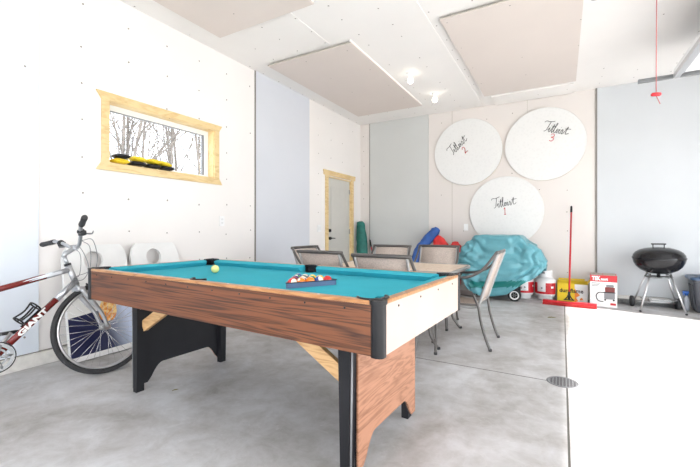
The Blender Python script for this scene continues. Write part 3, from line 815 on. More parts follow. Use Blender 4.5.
# stem and handlebar
b = B()
S0 = HT+(HT-HB).normalized()*.075; S1 = S0+Vector((.075, 0, .055))
b.cyl(HT, S0, .0125); b.tube([S0-Vector((0, 0, .012)), S0+Vector((.008, 0, .012)), S1], .017, n=12); b.cyl(S1-Vector((0, .026, 0)), S1+Vector((0, .026, 0)), .020)
obj('stem', b, 'silver', BK)
b = B(); b.cyl(HT-Vector((0, 0, .004)), HT+(HT-HB).normalized()*.012, .022); obj('headset', b, 'black', BK)
bar = spline([S1+Vector((-.075, -.365, .150)), S1+Vector((-.045, -.24, .125)), S1+Vector((-.015, -.14, .048)), S1+Vector((0, -.055, .004)), S1+Vector((0, .055, .004)), S1+Vector((-.015, .14, .048)), S1+Vector((-.045, .24, .085)), S1+Vector((-.075, .375, .085))], 8)
b = B(); b.tube(bar, .0125, n=10); obj('handlebar', b, 'silver', BK)
for sy in (-1, 1):
    e0, e1 = S1+Vector((-.078, sy*.40, .120-sy*.034)), S1+Vector((-.042, sy*.245, .106-sy*.021))
    b = B(); b.tube([e0, e0.lerp(e1, .1), e0.lerp(e1, .5), e1.lerp(e0, .1), e1], [.016, .020, .018, .020, .018], n=12); obj('grip', b, 'rubber', BK)
    p = S1+Vector((-.026, sy*.185, .080-sy*.012))
    b = B(); b.box(p+Vector((.008, 0, -.012)), (.04, .05, .035), bev=.008); b.cyl(p+Vector((0, -.018, 0)), p+Vector((0, .018, 0)), .019)
    obj('shifter', b, 'rubber', BK)
    b = B(); b.tube(spline([p+Vector((.025, 0, -.015)), p+Vector((.052, sy*.02, -.02)), p+Vector((.045, sy*.07, -.025)), p+Vector((.030, sy*.12, -.02))], 4), .006, n=6, flat=.7); obj('brake_lever', b, 'grey', BK)
b = B()
for pts in ([S1+Vector((.0, -.13, .035)), S1+Vector((.08, -.10, .04)), S1+Vector((.13, -.03, -.10)), S1+Vector((.10, .01, -.25)), (.985, 0, .69)],
            [S1+Vector((.0, .13, .035)), S1+Vector((.07, .11, .02)), S1+Vector((.09, .03, -.14)), S1+Vector((.03, -.03, -.24)), HB+Vector((-.04, -.02, .03))],
            [S1+Vector((-.01, -.15, .03)), S1+Vector((.05, -.12, -.02)), S1+Vector((.06, -.05, -.18)), HB+Vector((-.02, -.025, .05)), HB+Vector((-.10, -.022, -.08))],
            [S1+Vector((-.01, .15, .03)), S1+Vector((.06, .09, -.03)), S1+Vector((.03, .04, -.20)), HB+Vector((-.02, .025, .06))]):
    b.tube(spline(pts, 8), .0026, n=5)
obj('brake_cables', b, 'grey', BK)
# seat post and saddle
b = B(); b.cyl(ST, ST+(ST-BB).normalized()*.17, .0135); obj('seat_post', b, 'alu', BK)
sc = ST+(ST-BB).normalized()*.20
rings = []
for k, (x, w_, h_) in enumerate([(-.13, .05, .018), (-.11, .075, .026), (-.05, .078, .030), (.02, .045, .026), (.08, .024, .022), (.135, .016, .016), (.145, .006, .008)]):
    rings.append([(sc.x+x, w_*math.cos(2*PI*j/12), sc.z+.01+h_*math.sin(2*PI*j/12)) for j in range(12)])
b = B(); b.loft(rings); b.tube([(sc.x-.09, .02, sc.z-.02), (sc.x+.09, .02, sc.z-.02)], .004, n=6); b.tube([(sc.x-.09, -.02, sc.z-.02), (sc.x+.09, -.02, sc.z-.02)], .004, n=6); obj('saddle', b, 'rubber', BK)
# drivetrain on the near (right) side
b = B(); cy = -.052
b.curve2d([circ(.086, 44), circ(.066, 36)], .003, T(BB.x, cy, BB.z) @ FACE_NEG_Y)
for k in range(5):
    a = 2*PI*k/5; b.tube([(BB.x+.02*math.cos(a), cy, BB.z+.02*math.sin(a)), (BB.x+.076*math.cos(a), cy, BB.z+.076*math.sin(a))], .007, n=6, flat=.5)
b.curve2d([circ(.055, 36), circ(.044, 36)], .003, T(BB.x, cy+.010, BB.z) @ FACE_NEG_Y)
b.mi = 1; b.tube([(BB.x+.091*math.cos(2*PI*k/48), cy-.004, BB.z+.091*math.sin(2*PI*k/48)) for k in range(48)], .0035, n=6, closed=True)
obj('chainring', b, ['steel', 'black'], BK)
ca = R(232)
for s_, yy in ((1, -.068), (-1, .062)):
    b = B(); b.tube([(BB.x, yy, BB.z), (BB.x+s_*.17*math.cos(ca), yy-.006*s_, BB.z+s_*.17*math.sin(ca))], [.014, .010], n=8, flat=.7); obj('crank', b, 'alu', BK)
for s_, yy in ((1, -.115), (-1, .11)):
    b = B(); b.box((BB.x+s_*.17*math.cos(ca), yy, BB.z+s_*.17*math.sin(ca)), (.09, .075, .022), bev=.005); obj('pedal', b, 'black', BK)
b = B(); b.tube([(BB.x, cy, BB.z+.094), (.20, cy+.006, .37), (0, cy+.01, WR+.035)], .004, n=5); b.tube([(BB.x, cy, BB.z-.094), (.06, cy+.01, .235), (.03, cy+.01, .26), (0, cy+.01, WR-.035)], .004, n=5)
for k in range(4): b.curve2d([circ(.035+.008*k, 24), circ(.02, 16)], .003, T(0, -.035-.004*(3-k), WR) @ FACE_NEG_Y)
b.box((.045, cy+.01, .245), (.03, .012, .08), rot=(0, R(20), 0), bev=.004)
obj('chain', b, 'steel', BK)
# bottle cage and bottle holder body above the down tube
b = B(); up = Vector((-dv.z, 0, dv.x)); c0 = DT0.lerp(DT1, .34)+up*.024; c1 = DT0.lerp(DT1, .58)+up*.024
b.tube([c0, c1], .008, n=6, flat=.5)
for cc, rr in ((c1-dv*.005, .036), (c0+dv*.02, .036)):
    b.tube([cc+up*(rr+rr*math.cos(2*PI*k/20)*-1)+Vector((0, rr*math.sin(2*PI*k/20), 0)) for k in range(20)], .0055, n=6, closed=True)
for sy in (-1, 1): b.tube(spline([c1+up*.036+Vector((0, sy*.036, 0))-dv*.005, c0.lerp(c1, .5)+up*.03+Vector((0, sy*.037, 0)), c0+dv*.02+up*.036+Vector((0, sy*.036, 0))], 4), .0055, n=6)
b.tube(spline([c1+up*.072-dv*.005, c0.lerp(c1, .55)+up*.060, c0+dv*.02+up*.072], 4), .0055, n=6)
obj('bottle_cage', b, 'black', BK)

# ------------------------------------------------------------------ bean bag boards leaning on the left wall
def bag_board(y0, w_, h_, printed, label):
    root = thing('bean_bag_board', label, 'game board', (XL+.20, y0, .002), (0, R(-10.0), 0), 'bean bag boards leaning on the left wall')
    ch_ = .075
    def outline(ins=0):
        a, h2 = w_-ins, h_-ins
        return [(ins+.03, ins), (a-.03, ins), (a, ins+.03), (a, h2-ch_*1.6), (a-.018, h2-ch_*.7), (a-ch_*.7, h2), (ins+ch_*.7, h2), (ins+.018, h2-ch_*.7), (ins, h2-ch_*1.6), (ins, ins+.03)]
    hole = circ(.078, 36, (w_*.45, h_-.135))
    b = B(); b.curve2d([outline(), hole], .032, T(.031, 0, 0) @ FACE_POS_X)
    for a, c in (((.0, .012, .02), (.015, .030, h_-.13)), ((.0, w_-.030, .02), (.015, w_-.012, h_-.13)), ((.0, .03, .02), (.015, w_-.03, .04))): b.ab(a, c)
    obj('board', b, 'offwhite', root)
    if printed:
        b = B(); b.curve2d([[(w_-.004 if x > w_/2 else .004, z) for x, z in ((0, .050), (w_*.5-.001, .036), (w_, .050), (w_, .58), (0, .58))]], .0015, T(.0480, 0, 0) @ FACE_POS_X)
        # objects coordinates: y across from -.25, so shift data to board middle
        o = obj('picture_print', b, 'print', root); o.data.transform(Matrix.Translation((0, -w_/2, 0))); o.location = (0, w_/2, 0)
        o['label'] = 'navy printed picture with an orange shape'
    return root
bag_board(1.50, .52, .955, True, 'white game board with round hole and navy print behind bicycle wheel')
bag_board(2.06, .50, .955, False, 'white game board with round hole standing nearer the ceiling-high grey sheet')

# bean bags on the window sill
def make_bag(col, label, loc, rot):
    b = B(); n = 12
    g_ = {}
    for i in range(n+1):
        for j in range(n+1):
            u, v = i/n*2-1, j/n*2-1
            hgt = (1-abs(u)**3)*(1-abs(v)**3)
            for sgn in (1, -1):
                if sgn < 0 and (i in (0, n) or j in (0, n)): g_[i, j, -1] = g_[i, j, 1]; continue
                g_[i, j, sgn] = b.bm.verts.new((u*.066*(1-.05*v*v), v*.074*(1-.05*u*u), sgn*.025*hgt**.6))
    for i in range(n):
        for j in range(n):
            for sgn in (1, -1):
                f = b.bm.faces.new([g_[i, j, sgn], g_[i+1, j, sgn], g_[i+1, j+1, sgn], g_[i, j+1, sgn]]); f.smooth = True
    o = obj('bean_bag', b, col); o.location = loc; o.rotation_euler = rot
    return tag(o, label, 'bean bag', 'bean bags on the window sill')
zs = WZ0+.014+.025; xs = XL-.015
make_bag('yellow', 'yellow bean bag under the black one in the window corner', (xs, 2.02, zs), (0, 0, .04))
make_bag('black', 'black bean bag lying on a yellow one in the window corner', (xs, 2.03, zs+.048), (.04, 0, -.05))
make_bag('black', 'black bean bag under the first full yellow bag on the sill', (xs, 2.185, zs-.001), (0, 0, .03))
make_bag('yellow', 'yellow bean bag on top beside the black topped pile', (xs, 2.19, zs+.047), (-.05, 0, .05))
make_bag('black', 'black bean bag beneath the middle yellow bag on the sill', (xs, 2.345, zs-.001), (0, 0, -.04))
make_bag('yellow', 'yellow bean bag on top between two other piles on the sill', (xs, 2.35, zs+.047), (-.05, 0, .03))
make_bag('black', 'black bean bag at the end of the sill row', (xs, 2.50, zs-.001), (0, 0, .03))
make_bag('yellow', 'yellow bean bag sagging over the last black bag', (xs-.01, 2.475, zs+.042), (-.16, 0, .1))

# switch and outlet
t = thing('light_switch', 'white double light switch plate beside the side door', 'light switch', (XL, 5.36, 1.11))
b = B(); b.box((.004, 0, 0), (.008, .115, .12), bev=.003); obj('plate', b, 'vinyl', t)
for y in (-.024, .024): b = B(); b.box((.009, y, 0), (.006, .033, .065), bev=.002); obj('rocker', b, 'white', t)
t = thing('wall_outlet', 'white electrical outlet on the wall right below the window', 'outlet', (XL, 3.235, 1.19))
b = B(); b.box((.004, 0, 0), (.008, .075, .12), bev=.003); obj('plate', b, 'vinyl', t)
for z in (-.022, .022):
    b = B(); b.box((.009, 0, z), (.004, .034, .030), bev=.002)
    b.mi = 1; b.box((.0115, -.007, z), (.001, .003, .009)); b.box((.0115, .007, z), (.001, .003, .009)); obj('socket', b, ['white', 'grey'], t)
t = thing('wall_outlet', 'white outlet on the back wall left of the lowest disc', 'outlet', (-1.50, YB, 1.13), (0, 0, R(-90)))
b = B(); b.box((.004, 0, 0), (.008, .075, .12), bev=.003); obj('plate', b, 'vinyl', t)

# ------------------------------------------------------------------ golf ball discs on the back wall
GL = [[(-.05, .82), (.08, .97), (.35, .94), (.72, 1.03)], [(.44, .95), (.34, .5), (.22, .06), (.08, -.04)],
      [(.34, .10), (.50, .38), (.45, .06), (.55, .0), (.78, .76), (.68, .06), (.76, .0), (.99, .80), (.93, .86), (.86, .4), (.87, .03), (.96, .0), (1.10, .20), (1.15, .33), (1.06, .33), (1.03, .10), (1.12, .0), (1.28, .36), (1.26, .05), (1.34, .0), (1.49, .38), (1.54, .15), (1.46, .0), (1.60, .02), (1.86, .70), (1.77, .07), (1.85, .0), (2.02, .12)],
      [(.64, .50), (.92, .55)], [(1.66, .47), (2.10, .52)], [(.55, .56), (.57, .58)], [(1.33, .54), (1.35, .56)]]
NUM = {'1': [[(.12, .80), (.30, 1.0), (.27, .5), (.25, 0)], [(.10, 0), (.42, .02)]],
       '2': [[(.05, .78), (.22, 1.0), (.48, .93), (.45, .62), (.20, .28), (.0, .02), (.25, .08), (.58, .02)]],
       '3': [[(.08, .92), (.40, 1.0), (.58, .85), (.45, .62), (.22, .52), (.50, .45), (.55, .20), (.30, .0), (.02, .10)]]}
def disc(x, z, num, txt, tr, nu, nr, label):
    root = thing('golf_ball_disc', label, 'wall disc', (x, YB-.003, z), group='white round discs on the back wall')
    r = .592
    b = B(); Mx = Matrix.Rotation(R(90), 4, 'X')
    b.lathe([(0, .034), (r-.004, .034), (r, .030)], M=Mx, n=80, smooth=False)
    b.mi = 1; b.lathe([(r, .030), (r, .0), (0, 0)], M=Mx, n=80, smooth=False)
    obj('board', b, ['disc', 'disc_edge'], root)
    def strokes(gl, c, rot, h, wd, name, m, sx=1.0):
        b = B(); Mr = T(c[0], -.0350, c[1]) @ Matrix.Rotation(-R(rot), 4, 'Y')
        xs_ = [p[0] for s_ in gl for p in s_]; mx_ = (min(xs_)+max(xs_))/2
        for s_ in gl:
            pts = spline([(p[0], p[1], 0) for p in s_], 5)
            b.tube([Mr @ Vector(((p.x-mx_)*h*sx, 0, (p.y-.45)*h)) for p in pts], wd, n=6, up=(0, 1, 0))
        o = obj(name, b, m, root)
        return o
    strokes(GL, txt, tr, .165, .0043, 'signature', 'decal_black', 1.12)
    strokes(NUM[num], nu, nr, .115, .0052, 'number', 'decal_red', .9)
    return root
disc(-.254, 2.478, '3', (.185, .235), -17, (.110, .085), -14, 'white disc with red 3, beside the light grey wall sheet')
disc(-1.475, 2.475, '2', (-.174, .150), 44, (-.040, .035), 40, 'white disc with red 2, beside the grey green wall sheet')
disc(-.841, 1.403, '1', (-.018, .162), 10, (-.005, -.007), 4, 'white disc with red 1, behind the covered grill')

# ------------------------------------------------------------------ covered gas grill
GR = thing('covered_grill', 'barbecue grill under a light teal fabric cover', 'grill', (-.86, 6.33, 0))
random.seed(7)
def cover_mesh():
    b = B(); NA, NT = 150, 80
    hx, hy = .66, .27
    rows = []
    for it in range(NT+1):
        t_ = it/NT
        ring = []
        for ia in range(NA):
            a = 2*PI*ia/NA
            ca_, sa = math.cos(a), math.sin(a)
            # superellipse direction
            e = 2/5.0
            ux = math.copysign(abs(ca_)**e, ca_); uy = math.copysign(abs(sa)**e, sa)
            # plan half sizes: lid on top, shelves lower down
            if t_ < .18:      # top of the lid, nearly flat
                k = t_/.18; px = .335*k; py = .20*k; z = 1.01-.012*k*k
            elif t_ < .50:    # shoulder falling from the lid to the shelves
                k = (t_-.18)/.32; ks = k**.9; px = .335+(hx-.335)*ks; py = .20+(hy-.20)*ks**.6; z = .998-(.998-.62)*k**1.15
            else:
                k = (t_-.50)/.50
                px = hx*(1-.04*k) ; py = hy*(1+.10*k)
                z = None
            x = ux*px; y = uy*py
            if t_ < .18: x -= .03*0
            if t_ < .50:
                x += -.02*(1-t_/.5)
            if z is None:
                k = (t_-.50)/.50
                # hem: low on the door side, lifted towards the other end
                xn = x/hx
                hem = .09+.0*xn
                if xn < -.2: hem = .05+.10*((-.2-xn)/.8)**1.5
                elif xn > 0.05: hem = .05+.47*((xn-.05)/.95)**1.15
                else: hem = .05
                if uy > 0: hem = max(hem*.9, .12)
                z = .62+(hem-.62)*k
                if xn < -.1: x += .18*k*k*(-xn)
                pl = math.sin(a*17+1.3*math.sin(a*3))*.016*k+noise.noise(Vector((a*3.1, k*1.5, 3)))*.06*k
                x += ux*pl*.6; y += uy*pl
            if it == 0 and ia == 0: zraw = {}
            zraw[it, ia] = (x, z)
            f = noise.noise(Vector((x*4.5+3, y*5, z*3.5)))*.032*min(1, t_*3)+abs(noise.noise(Vector((x*9, y*9+5, z*6))))*.022*min(1, t_*3)
            dirn = Vector((ux*.5, uy, .5)).normalized()
            if t_ < .55: # diagonal tension folds running off the lid corner
                fold = math.sin((x*1.2+z*1.6)*24)*.007*min(1, t_*4)
            else: fold = math.sin((x*1.5-z*.5)*22)*.006
            cr = abs(noise.noise(Vector((x*5+z*4, y*4, z*5-x*3+7))))
            p = Vector((x, y, z))+dirn*(f*1.5+fold*1.8-.045*max(0, .22-cr)/.22*min(1, t_*3))
            p.z = max(p.z, .012)
            if p.y > .50: p.y = .50
            ring.append(b.bm.verts.new(p))
        rows.append(ring)
    for r0 in range(NT):
        for k in range(NA):
            f = b.bm.faces.new((rows[r0][k], rows[r0][(k+1) % NA], rows[r0+1][(k+1) % NA], rows[r0+1][k])); f.smooth = True
            xc, zc = zraw[r0, k]
            if r0 > NT*.5 and f.calc_center_median().y < 0 and xc > -.42 and xc < .38:
                zb = .19+.10*max(0, xc)
                if zb < zc < zb+.10: f.material_index = 1
    f = b.bm.faces.new(rows[0])
    return b
o = obj('fabric_cover', cover_mesh(), ['cover', 'cover_band'], GR)
sm = o.modifiers.new('th', 'SOLIDIFY'); sm.thickness = .003; sm.offset = -1
b = B()
for x in (-.32, .30):
    for y in (-.16, .17): b.ab((x-.015, y-.015, .03 if x < 0 else .10), (x+.015, y+.015, .66))
b.ab((-.33, -.17, .16), (.31, .18, .19)); b.ab((-.30, -.15, .56), (.29, .16, .80))
obj('cart', b, 'black', GR)
for y in (-.185, .19):
    b = B(); Mx = T(.235, y, .095) @ Matrix.Rotation(R(90), 4, 'X')
    b.lathe([(.064, -.018), (.086, -.020), (.095, -.010), (.095, .010), (.086, .020), (.064, .018)], M=Mx, n=36)
    b.mi = 1; b.lathe([(.066, .021), (.060, .014), (.054, .020), (.048, .014)], M=Mx, n=36)
    b.lathe([(.012, .020), (.012, -.02)], M=Mx, n=16)
    b.mi = 2; b.lathe([(0, .008), (.064, .010), (.064, -.018), (0, -.01)], M=Mx, n=36)
    b.mi = 3
    for k in range(6): a = 2*PI*k/6; b.tube([(.235+.01*math.cos(a), y-.014, .095+.01*math.sin(a)), (.235+.058*math.cos(a), y-.014, .095+.058*math.sin(a))], .004, n=5)
    obj('wheel', b, ['rubber', 'white', 'black', 'grey'], GR)

# ------------------------------------------------------------------ propane tanks
def tank(loc, rz, label):
    t = thing('propane_tank', label, 'propane tank', loc, (0, 0, rz), 'white and red propane tanks by the back wall')
    r = .150
    b = B(); b.lathe([(0, .045), (.10, .045), (.135, .06), (r, .10), (r, .26), (.142, .30), (.11, .335), (.05, .352), (0, .355)], n=40); obj('body', b, 'white', t)
    b = B(); b.lathe([(.10, .055), (.105, .0), (.112, .0), (.108, .06)], n=32); obj('foot_ring', b, 'white', t)
    b = B()
    R1 = r+.0012
    def patch(a0, a1, z0, z1, mi):
        b.mi = mi; n = 14; lo = []; hi = []
        for k in range(n+1):
            a = R(a0+(a1-a0)*k/n); lo.append(b.bm.verts.new((R1*math.cos(a), R1*math.sin(a), z0))); hi.append(b.bm.verts.new((R1*math.cos(a), R1*math.sin(a), z1)))
        for k in range(n): f = b.bm.faces.new((lo[k], lo[k+1], hi[k+1], hi[k])); f.material_index = mi; f.smooth = True
    patch(-170, -118, .095, .265, 0); patch(-118, -70, .095, .13, 0); patch(-70, -5, .095, .185, 0); patch(-70, -40, .185, .215, 0); patch(-22, -5, .185, .215, 0); patch(-70, -5, .215, .265, 0); patch(20, 160, .10, .26, 0)
    b.mi = 1; b.prism([(0, .016), (.016, 0), (0, -.016), (-.016, 0)], .002, T(0, -R1, .185) @ FACE_NEG_Y)
    o = obj('label_wrap', b, ['redplastic', 'grey'], t)
    b = B(); n = 28; V = []
    for z in (.345, .45):
        V.append([b.bm.verts.new((rr*math.cos(R(-225+270*k/n)), rr*math.sin(R(-225+270*k/n)), z)) for rr, rng in ((.088, range(n+1)), (.094, range(n, -1, -1))) for k in rng])
    m_ = len(V[0])
    for k in range(m_): b.bm.faces.new((V[0][k], V[0][(k+1) % m_], V[1][(k+1) % m_], V[1][k]))
    b.bm.faces.new(V[1])
    b.mi = 1; b.box((0, -.0945, .415), (.05, .002, .022), bev=.0)
    obj('collar', b, ['white', 'grey'], t)
    b = B(); b.cyl((0, 0, .35), (0, 0, .40), .018); b.cyl((-.0, 0, .39), (.04, 0, .39), .012); b.cyl((0, 0, .40), (0, 0, .42), .025); obj('valve', b, 'steel', t)
tank((-.54, 6.60, 0), R(12), 'propane tank tucked under the lifted teal cover')
tank((-.225, 6.62, 0), R(-18), 'propane tank standing beside the yellow carton')

# ------------------------------------------------------------------ yellow log carton
t = thing('firelog_carton', 'open yellow cardboard carton of fire logs behind the red broom', 'carton', (.135, 6.66, 0))
b = B(); hw, hd, hh = .200, .13, .265; k = .004
b.ab((-hw, -hd, 0), (hw, hd, k)); b.ab((-hw, -hd, 0), (-hw+k, hd, hh)); b.ab((hw-k, -hd, 0), (hw, hd, hh+.03)); b.ab((-hw, hd-k, 0), (hw, hd, hh+.03))
b.ab((-hw, -hd, 0), (.03, -hd+k, hh+.01))
b.mi = 1; b.ab((.03, -hd, 0), (hw, -hd+k, hh+.002))
b.mi = 2; b.prism([(.03, 0.0), (.075, .02), (.05, .07), (.10, .11), (.055, .15), (.035, .20), (.03, .2)], .001, T(0, -hd-.0005, 0) @ FACE_NEG_Y)
b.prism([(.09, .03), (.14, .04), (.12, .075), (.10, .06)], .001, T(0, -hd-.0005, 0) @ FACE_NEG_Y)
b.mi = 3; b.text('duraflame', .085, T(-.015, -hd-.0015, .165) @ FACE_NEG_Y, depth=.0006, bold=.0022, width=.31)
obj('box', b, ['yellow', 'offwhite', 'orange', 'decal_black'], t)
b = B(); b.box((-.06, hd+.012, hh+.045), (.24, .003, .025), rot=(R(-25), 0, 0)); b.box((.10, hd+.010, hh+.045), (.14, .003, .028), rot=(R(-20), 0, R(3))); obj('flap', b, 'yellow', t)
b = B(); b.box((hw+.02, 0, hh+.048), (.003, .22, .05), rot=(0, R(40), 0)); obj('flap', b, 'yellow', t)
b = B(); b.tube([(-.14, -.05, .21), (-.06, -.045, .215)], .035, n=10); b.tube([(-.14, .03, .20), (.10, .03, .20)], .038, n=10); obj('log_wrap', b, 'grey', t)

# ------------------------------------------------------------------ push broom
t = thing('push_broom', 'red push broom leaning on the wall before the yellow carton', 'broom', (.085, 6.13, 0), (0, 0, R(-4)))
b = B(); b.box((0, 0, .055), (.66, .060, .030), bev=.006); obj('broom_head', b, 'redplastic', t)
b = B()
b.ab((-.325, -.027, .004), (.325, .027, .041)); b.mi = 0
for k in range(80):
    x = -.325+.65*k/79; b.tube([(x, -.028, .041), (x*1.01, -.036, .0015)], .0028, n=4)
o = obj('bristles', b, 'red', t)
b = B(); b.tube([(-.055, .0, .086), (-.02, .015, .13), (0, .035, .19)], .008, n=6); b.tube([(.055, .0, .086), (.02, .015, .13), (0, .035, .19)], .008, n=6)
b.cyl((0, .015, .09), (0, .045, .20), .016); b.box((0, 0, .092), (.13, .05, .012), bev=.004); obj('bracket', b, 'black', t)
p0 = Vector((0, .018, .085)); p1 = Vector((-.005, .690, 1.455))
b = B(); b.cyl(p0, p0.lerp(p1, .93), .0125); obj('handle', b, 'redplastic', t)
b = B(); b.tube([p0.lerp(p1, .925), p0.lerp(p1, .94), p0.lerp(p1, .99), p1], [.014, .016, .016, .010], n=10); obj('grip', b, 'black', t)

# ------------------------------------------------------------------ vacuum cleaner box
t = thing('vacuum_box', 'white and red cardboard box with a picture of a vacuum', 'box', (.515, 6.50, 0), (0, 0, R(-3)))
hw, hd, hh = .158, .165, .44
b = B(); b.ab((-hw, -hd, 0), (hw, hd, hh-.09))
b.mi = 1; b.ab((-hw, -hd, hh-.09), (hw, hd, hh))
b.mi = 2; F = T(0, -hd-.001, 0) @ FACE_NEG_Y
b.mi = 3; b.text('TEK', .078, T(-.088, -hd-.001, hh-.046) @ FACE_NEG_Y, bold=.004, width=.105); b.text('nort', .050, T(.010, -hd-.001, hh-.052) @ FACE_NEG_Y, bold=.003, width=.080)
b.mi = 4
for k, (wl, z) in enumerate(((.10, .33), (.09, .31), (.075, .29))): b.ab((-.135, -hd-.001, z-.005), (-.135+wl, -hd, z+.004))
for k in range(4): b.ab((-.135, -hd-.001, .255-k*.016), (-.06, -hd, .258-k*.016))
# picture of the vacuum: drum, motor head, casters, hose
b.mi = 5; b.prism(rrect(.115, .07, .012, 4, (.075, .245)), .0012, F)
b.mi = 4; b.prism(rrect(.125, .09, .015, 4, (.07, .155)), .0012, F); b.prism(rrect(.09, .035, .012, 4, (.075, .298)), .0012, F)
b.mi = 2; b.prism(rrect(.14, .014, .005, 4, (.07, .205)), .0018, F)
for x in (.02, .12): b.prism(circ(.012, 12, (x, .10)), .0014, F)
b.tube([(p.x, -hd-.002, p.z) for p in spline([(.02, 0, .20), (-.05, 0, .20), (-.085, 0, .15), (-.06, 0, .085), (.0, 0, .075)], 6)], .006, n=6)
b.mi = 1; b.ab((.08, -hd-.002, .03), (.145, -hd, .06))
obj('box', b, ['offwhite', 'redplastic', 'black', 'white', 'grey', 'maroon'], t)
b = B(); b.box((-.08, 0, hh+.002), (.14, .3, .003)); b.box((.07, 0, hh+.0035), (.14, .3, .003)); obj('flaps', b, 'sling', t)

# ------------------------------------------------------------------ kettle grill
t = thing('kettle_grill', 'black kettle charcoal grill on thin metal legs', 'grill', (1.125, 6.40, 0), (0, 0, R(3)))
rb_, zr = .285, .700
b = B(); b.lathe([(0, zr-.205), (.07, zr-.202), (.14, zr-.188), (.20, zr-.155), (.248, zr-.105), (.273, zr-.055), (rb_-.002, zr-.012), (rb_, zr), (rb_-.006, zr)], n=64); obj('bowl', b, 'enamel', t)
b = B(); b.lathe([(rb_+.004, zr+.001), (rb_+.006, zr+.010), (rb_-.002, zr+.020), (.276, zr+.050), (.252, zr+.085), (.21, zr+.115), (.15, zr+.137), (.07, zr+.150), (0, zr+.153)], n=64)
lid = obj('lid', b, 'enamel', t)
b = B(); b.tube([(-.060, 0, zr+.148), (-.060, 0, zr+.188)], .006); b.tube([(.060, 0, zr+.148), (.060, 0, zr+.188)], .006); b.box((0, 0, zr+.192), (.16, .026, .018), bev=.006); obj('lid_handle', b, 'black', lid)
b = B(); b.lathe([(0, .006), (.032, .004), (.034, 0), (0, 0)], M=T(.115, -.045, zr+.141) @ Matrix.Rotation(R(14), 4, 'Y'), n=20); obj('vent', b, 'alu', lid)
for sx, sy in ((-1, -1), (1, -1), (-1, 1), (1, 1)):
    top = Vector((sx*.105, sy*.085, .50)); ft = Vector((sx*.238, sy*.20, .0 if sy < 0 else .06))
    b = B(); b.cyl(ft, top, .0115, n=10); b.mi = 1; b.cyl(ft, ft+(top-ft)*.035, .0135, n=10); obj('leg', b, ['alu', 'black'], t)
b = B(); b.lathe([(0, .438), (.14, .442), (.155, .455), (.150, .456), (.0, .444)], n=40); obj('ash_pan', b, 'steel', t)
b = B()
for sx in (-1, 1): b.cyl((sx*.105, -.085, .485), (sx*.105, .085, .485), .006, n=6)
b.cyl((-.11, -.09, .47), (.11, -.09, .47), .006, n=6); b.cyl((0, 0, .44), (0, 0, .49), .02); obj('bowl_support', b, 'black', t)
for sx in (-1, 1):
    b = B(); Mx = T(sx*.25, .215, .075) @ Matrix.Rotation(R(90), 4, 'Y')
    b.lathe([(0, .012), (.05, .012), (.072, .018), (.075, .0), (.072, -.018), (.05, -.012), (0, -.012)], M=Mx, n=32); obj('wheel', b, 'rubber', t)
b = B(); b.cyl((-.25, .215, .075), (.25, .215, .075), .006, n=6); obj('axle', b, 'alu', t)
b = B()
for k in range(-6, 7):
    x = k*.030; l_ = math.sqrt(max(.0, .19**2-x*x)); b.cyl((x, -l_*.9, .155), (x, l_*.9, .155), .0025, n=5)
b.tube([(.19*math.cos(2*PI*k/32), .175*math.sin(2*PI*k/32), .155) for k in range(32)], .004, n=5, closed=True)
obj('wire_shelf', b, 'steel', t)

# folded wire fencing lying along the kerb
t_ = B(); x0, x1, y0 = .72, 1.42, 6.745
for lay, (dz, dy) in enumerate(((.012, 0), (.035, .012), (.058, .004))):
    for k in range(24):
        x = x0+(x1-x0)*k/23+.006*lay; t_.tube([(x, y0-.085+dy, dz), (x+.03, y0+.085+dy, dz)], .0025, n=4); t_.tube([(x+.03, y0-.085+dy, dz), (x, y0+.085+dy, dz)], .0025, n=4)
    for yy in (-.085, -.03, .03, .085): t_.tube([(x0, y0+yy+dy, dz), (x1+.03, y0+yy+dy, dz)], .003, n=4)
tag(obj('wire_grate', t_, 'steel'), 'flat bundle of grey wire mesh behind the kettle grill', 'wire mesh')
b = B(); b.box((1.20, 6.73, .088), (.24, .10, .045), rot=(0, R(3), R(4)), bev=.012, seg=3)
tag(obj('foam_block', b, 'offwhite'), 'long white block lying on the wire mesh', 'block')

# ------------------------------------------------------------------ storage bin and bottle
t = thing('storage_bin', 'smoky grey plastic storage bin with a navy lid', 'storage bin', (1.80, 6.60, 0), (0, 0, R(-4)))
rings = []
for z, w_, d_ in ((.0, .50, .31), (.02, .53, .34), (.40, .60, .40), (.405, .62, .42), (.44, .62, .42)):
    rings.append([(x, y, z) for x, y in rrect(w_, d_, .05, 5)])
b = B(); b.loft(rings, smooth=False)
for k in range(-4, 5): b.box((k*.055, -.195, .20), (.018, .012, .32), rot=(R(4.2), 0, 0), bev=.004)
for k in (-1, 0, 1): b.box((-.288, k*.10, .20), (.012, .03, .32), rot=(0, R(-5), 0), bev=.004)
obj('body', b, 'bin', t)
b = B(); b.loft([[(x, y, z) for x, y in rrect(w_, d_, .06, 5)] for z, w_, d_ in ((.430, .67, .46), (.455, .67, .46), (.466, .64, .43), (.466, .56, .36), (.475, .54, .34))], smooth=False); obj('lid', b, 'navy', t)
t = thing('spray_bottle', 'clear bottle with a blue top between grill leg and bin', 'bottle', (1.458, 6.62, 0))
b = B(); b.lathe([(0, .002), (.030, .002), (.034, .012), (.034, .13), (.028, .165), (.013, .19), (.013, .205), (0, .206)], n=24); obj('bottle_body', b, 'clear', t)
MT['capblue'] = mat('blue cap', (.03, .15, .55), .4)
b = B(); b.cyl((0, 0, .20), (0, 0, .222), .018, n=14); b.box((-.008, 0, .240), (.065, .028, .036), bev=.008); b.box((-.030, 0, .215), (.008, .014, .04), rot=(0, R(15), 0)); obj('trigger_head', b, 'capblue', t)

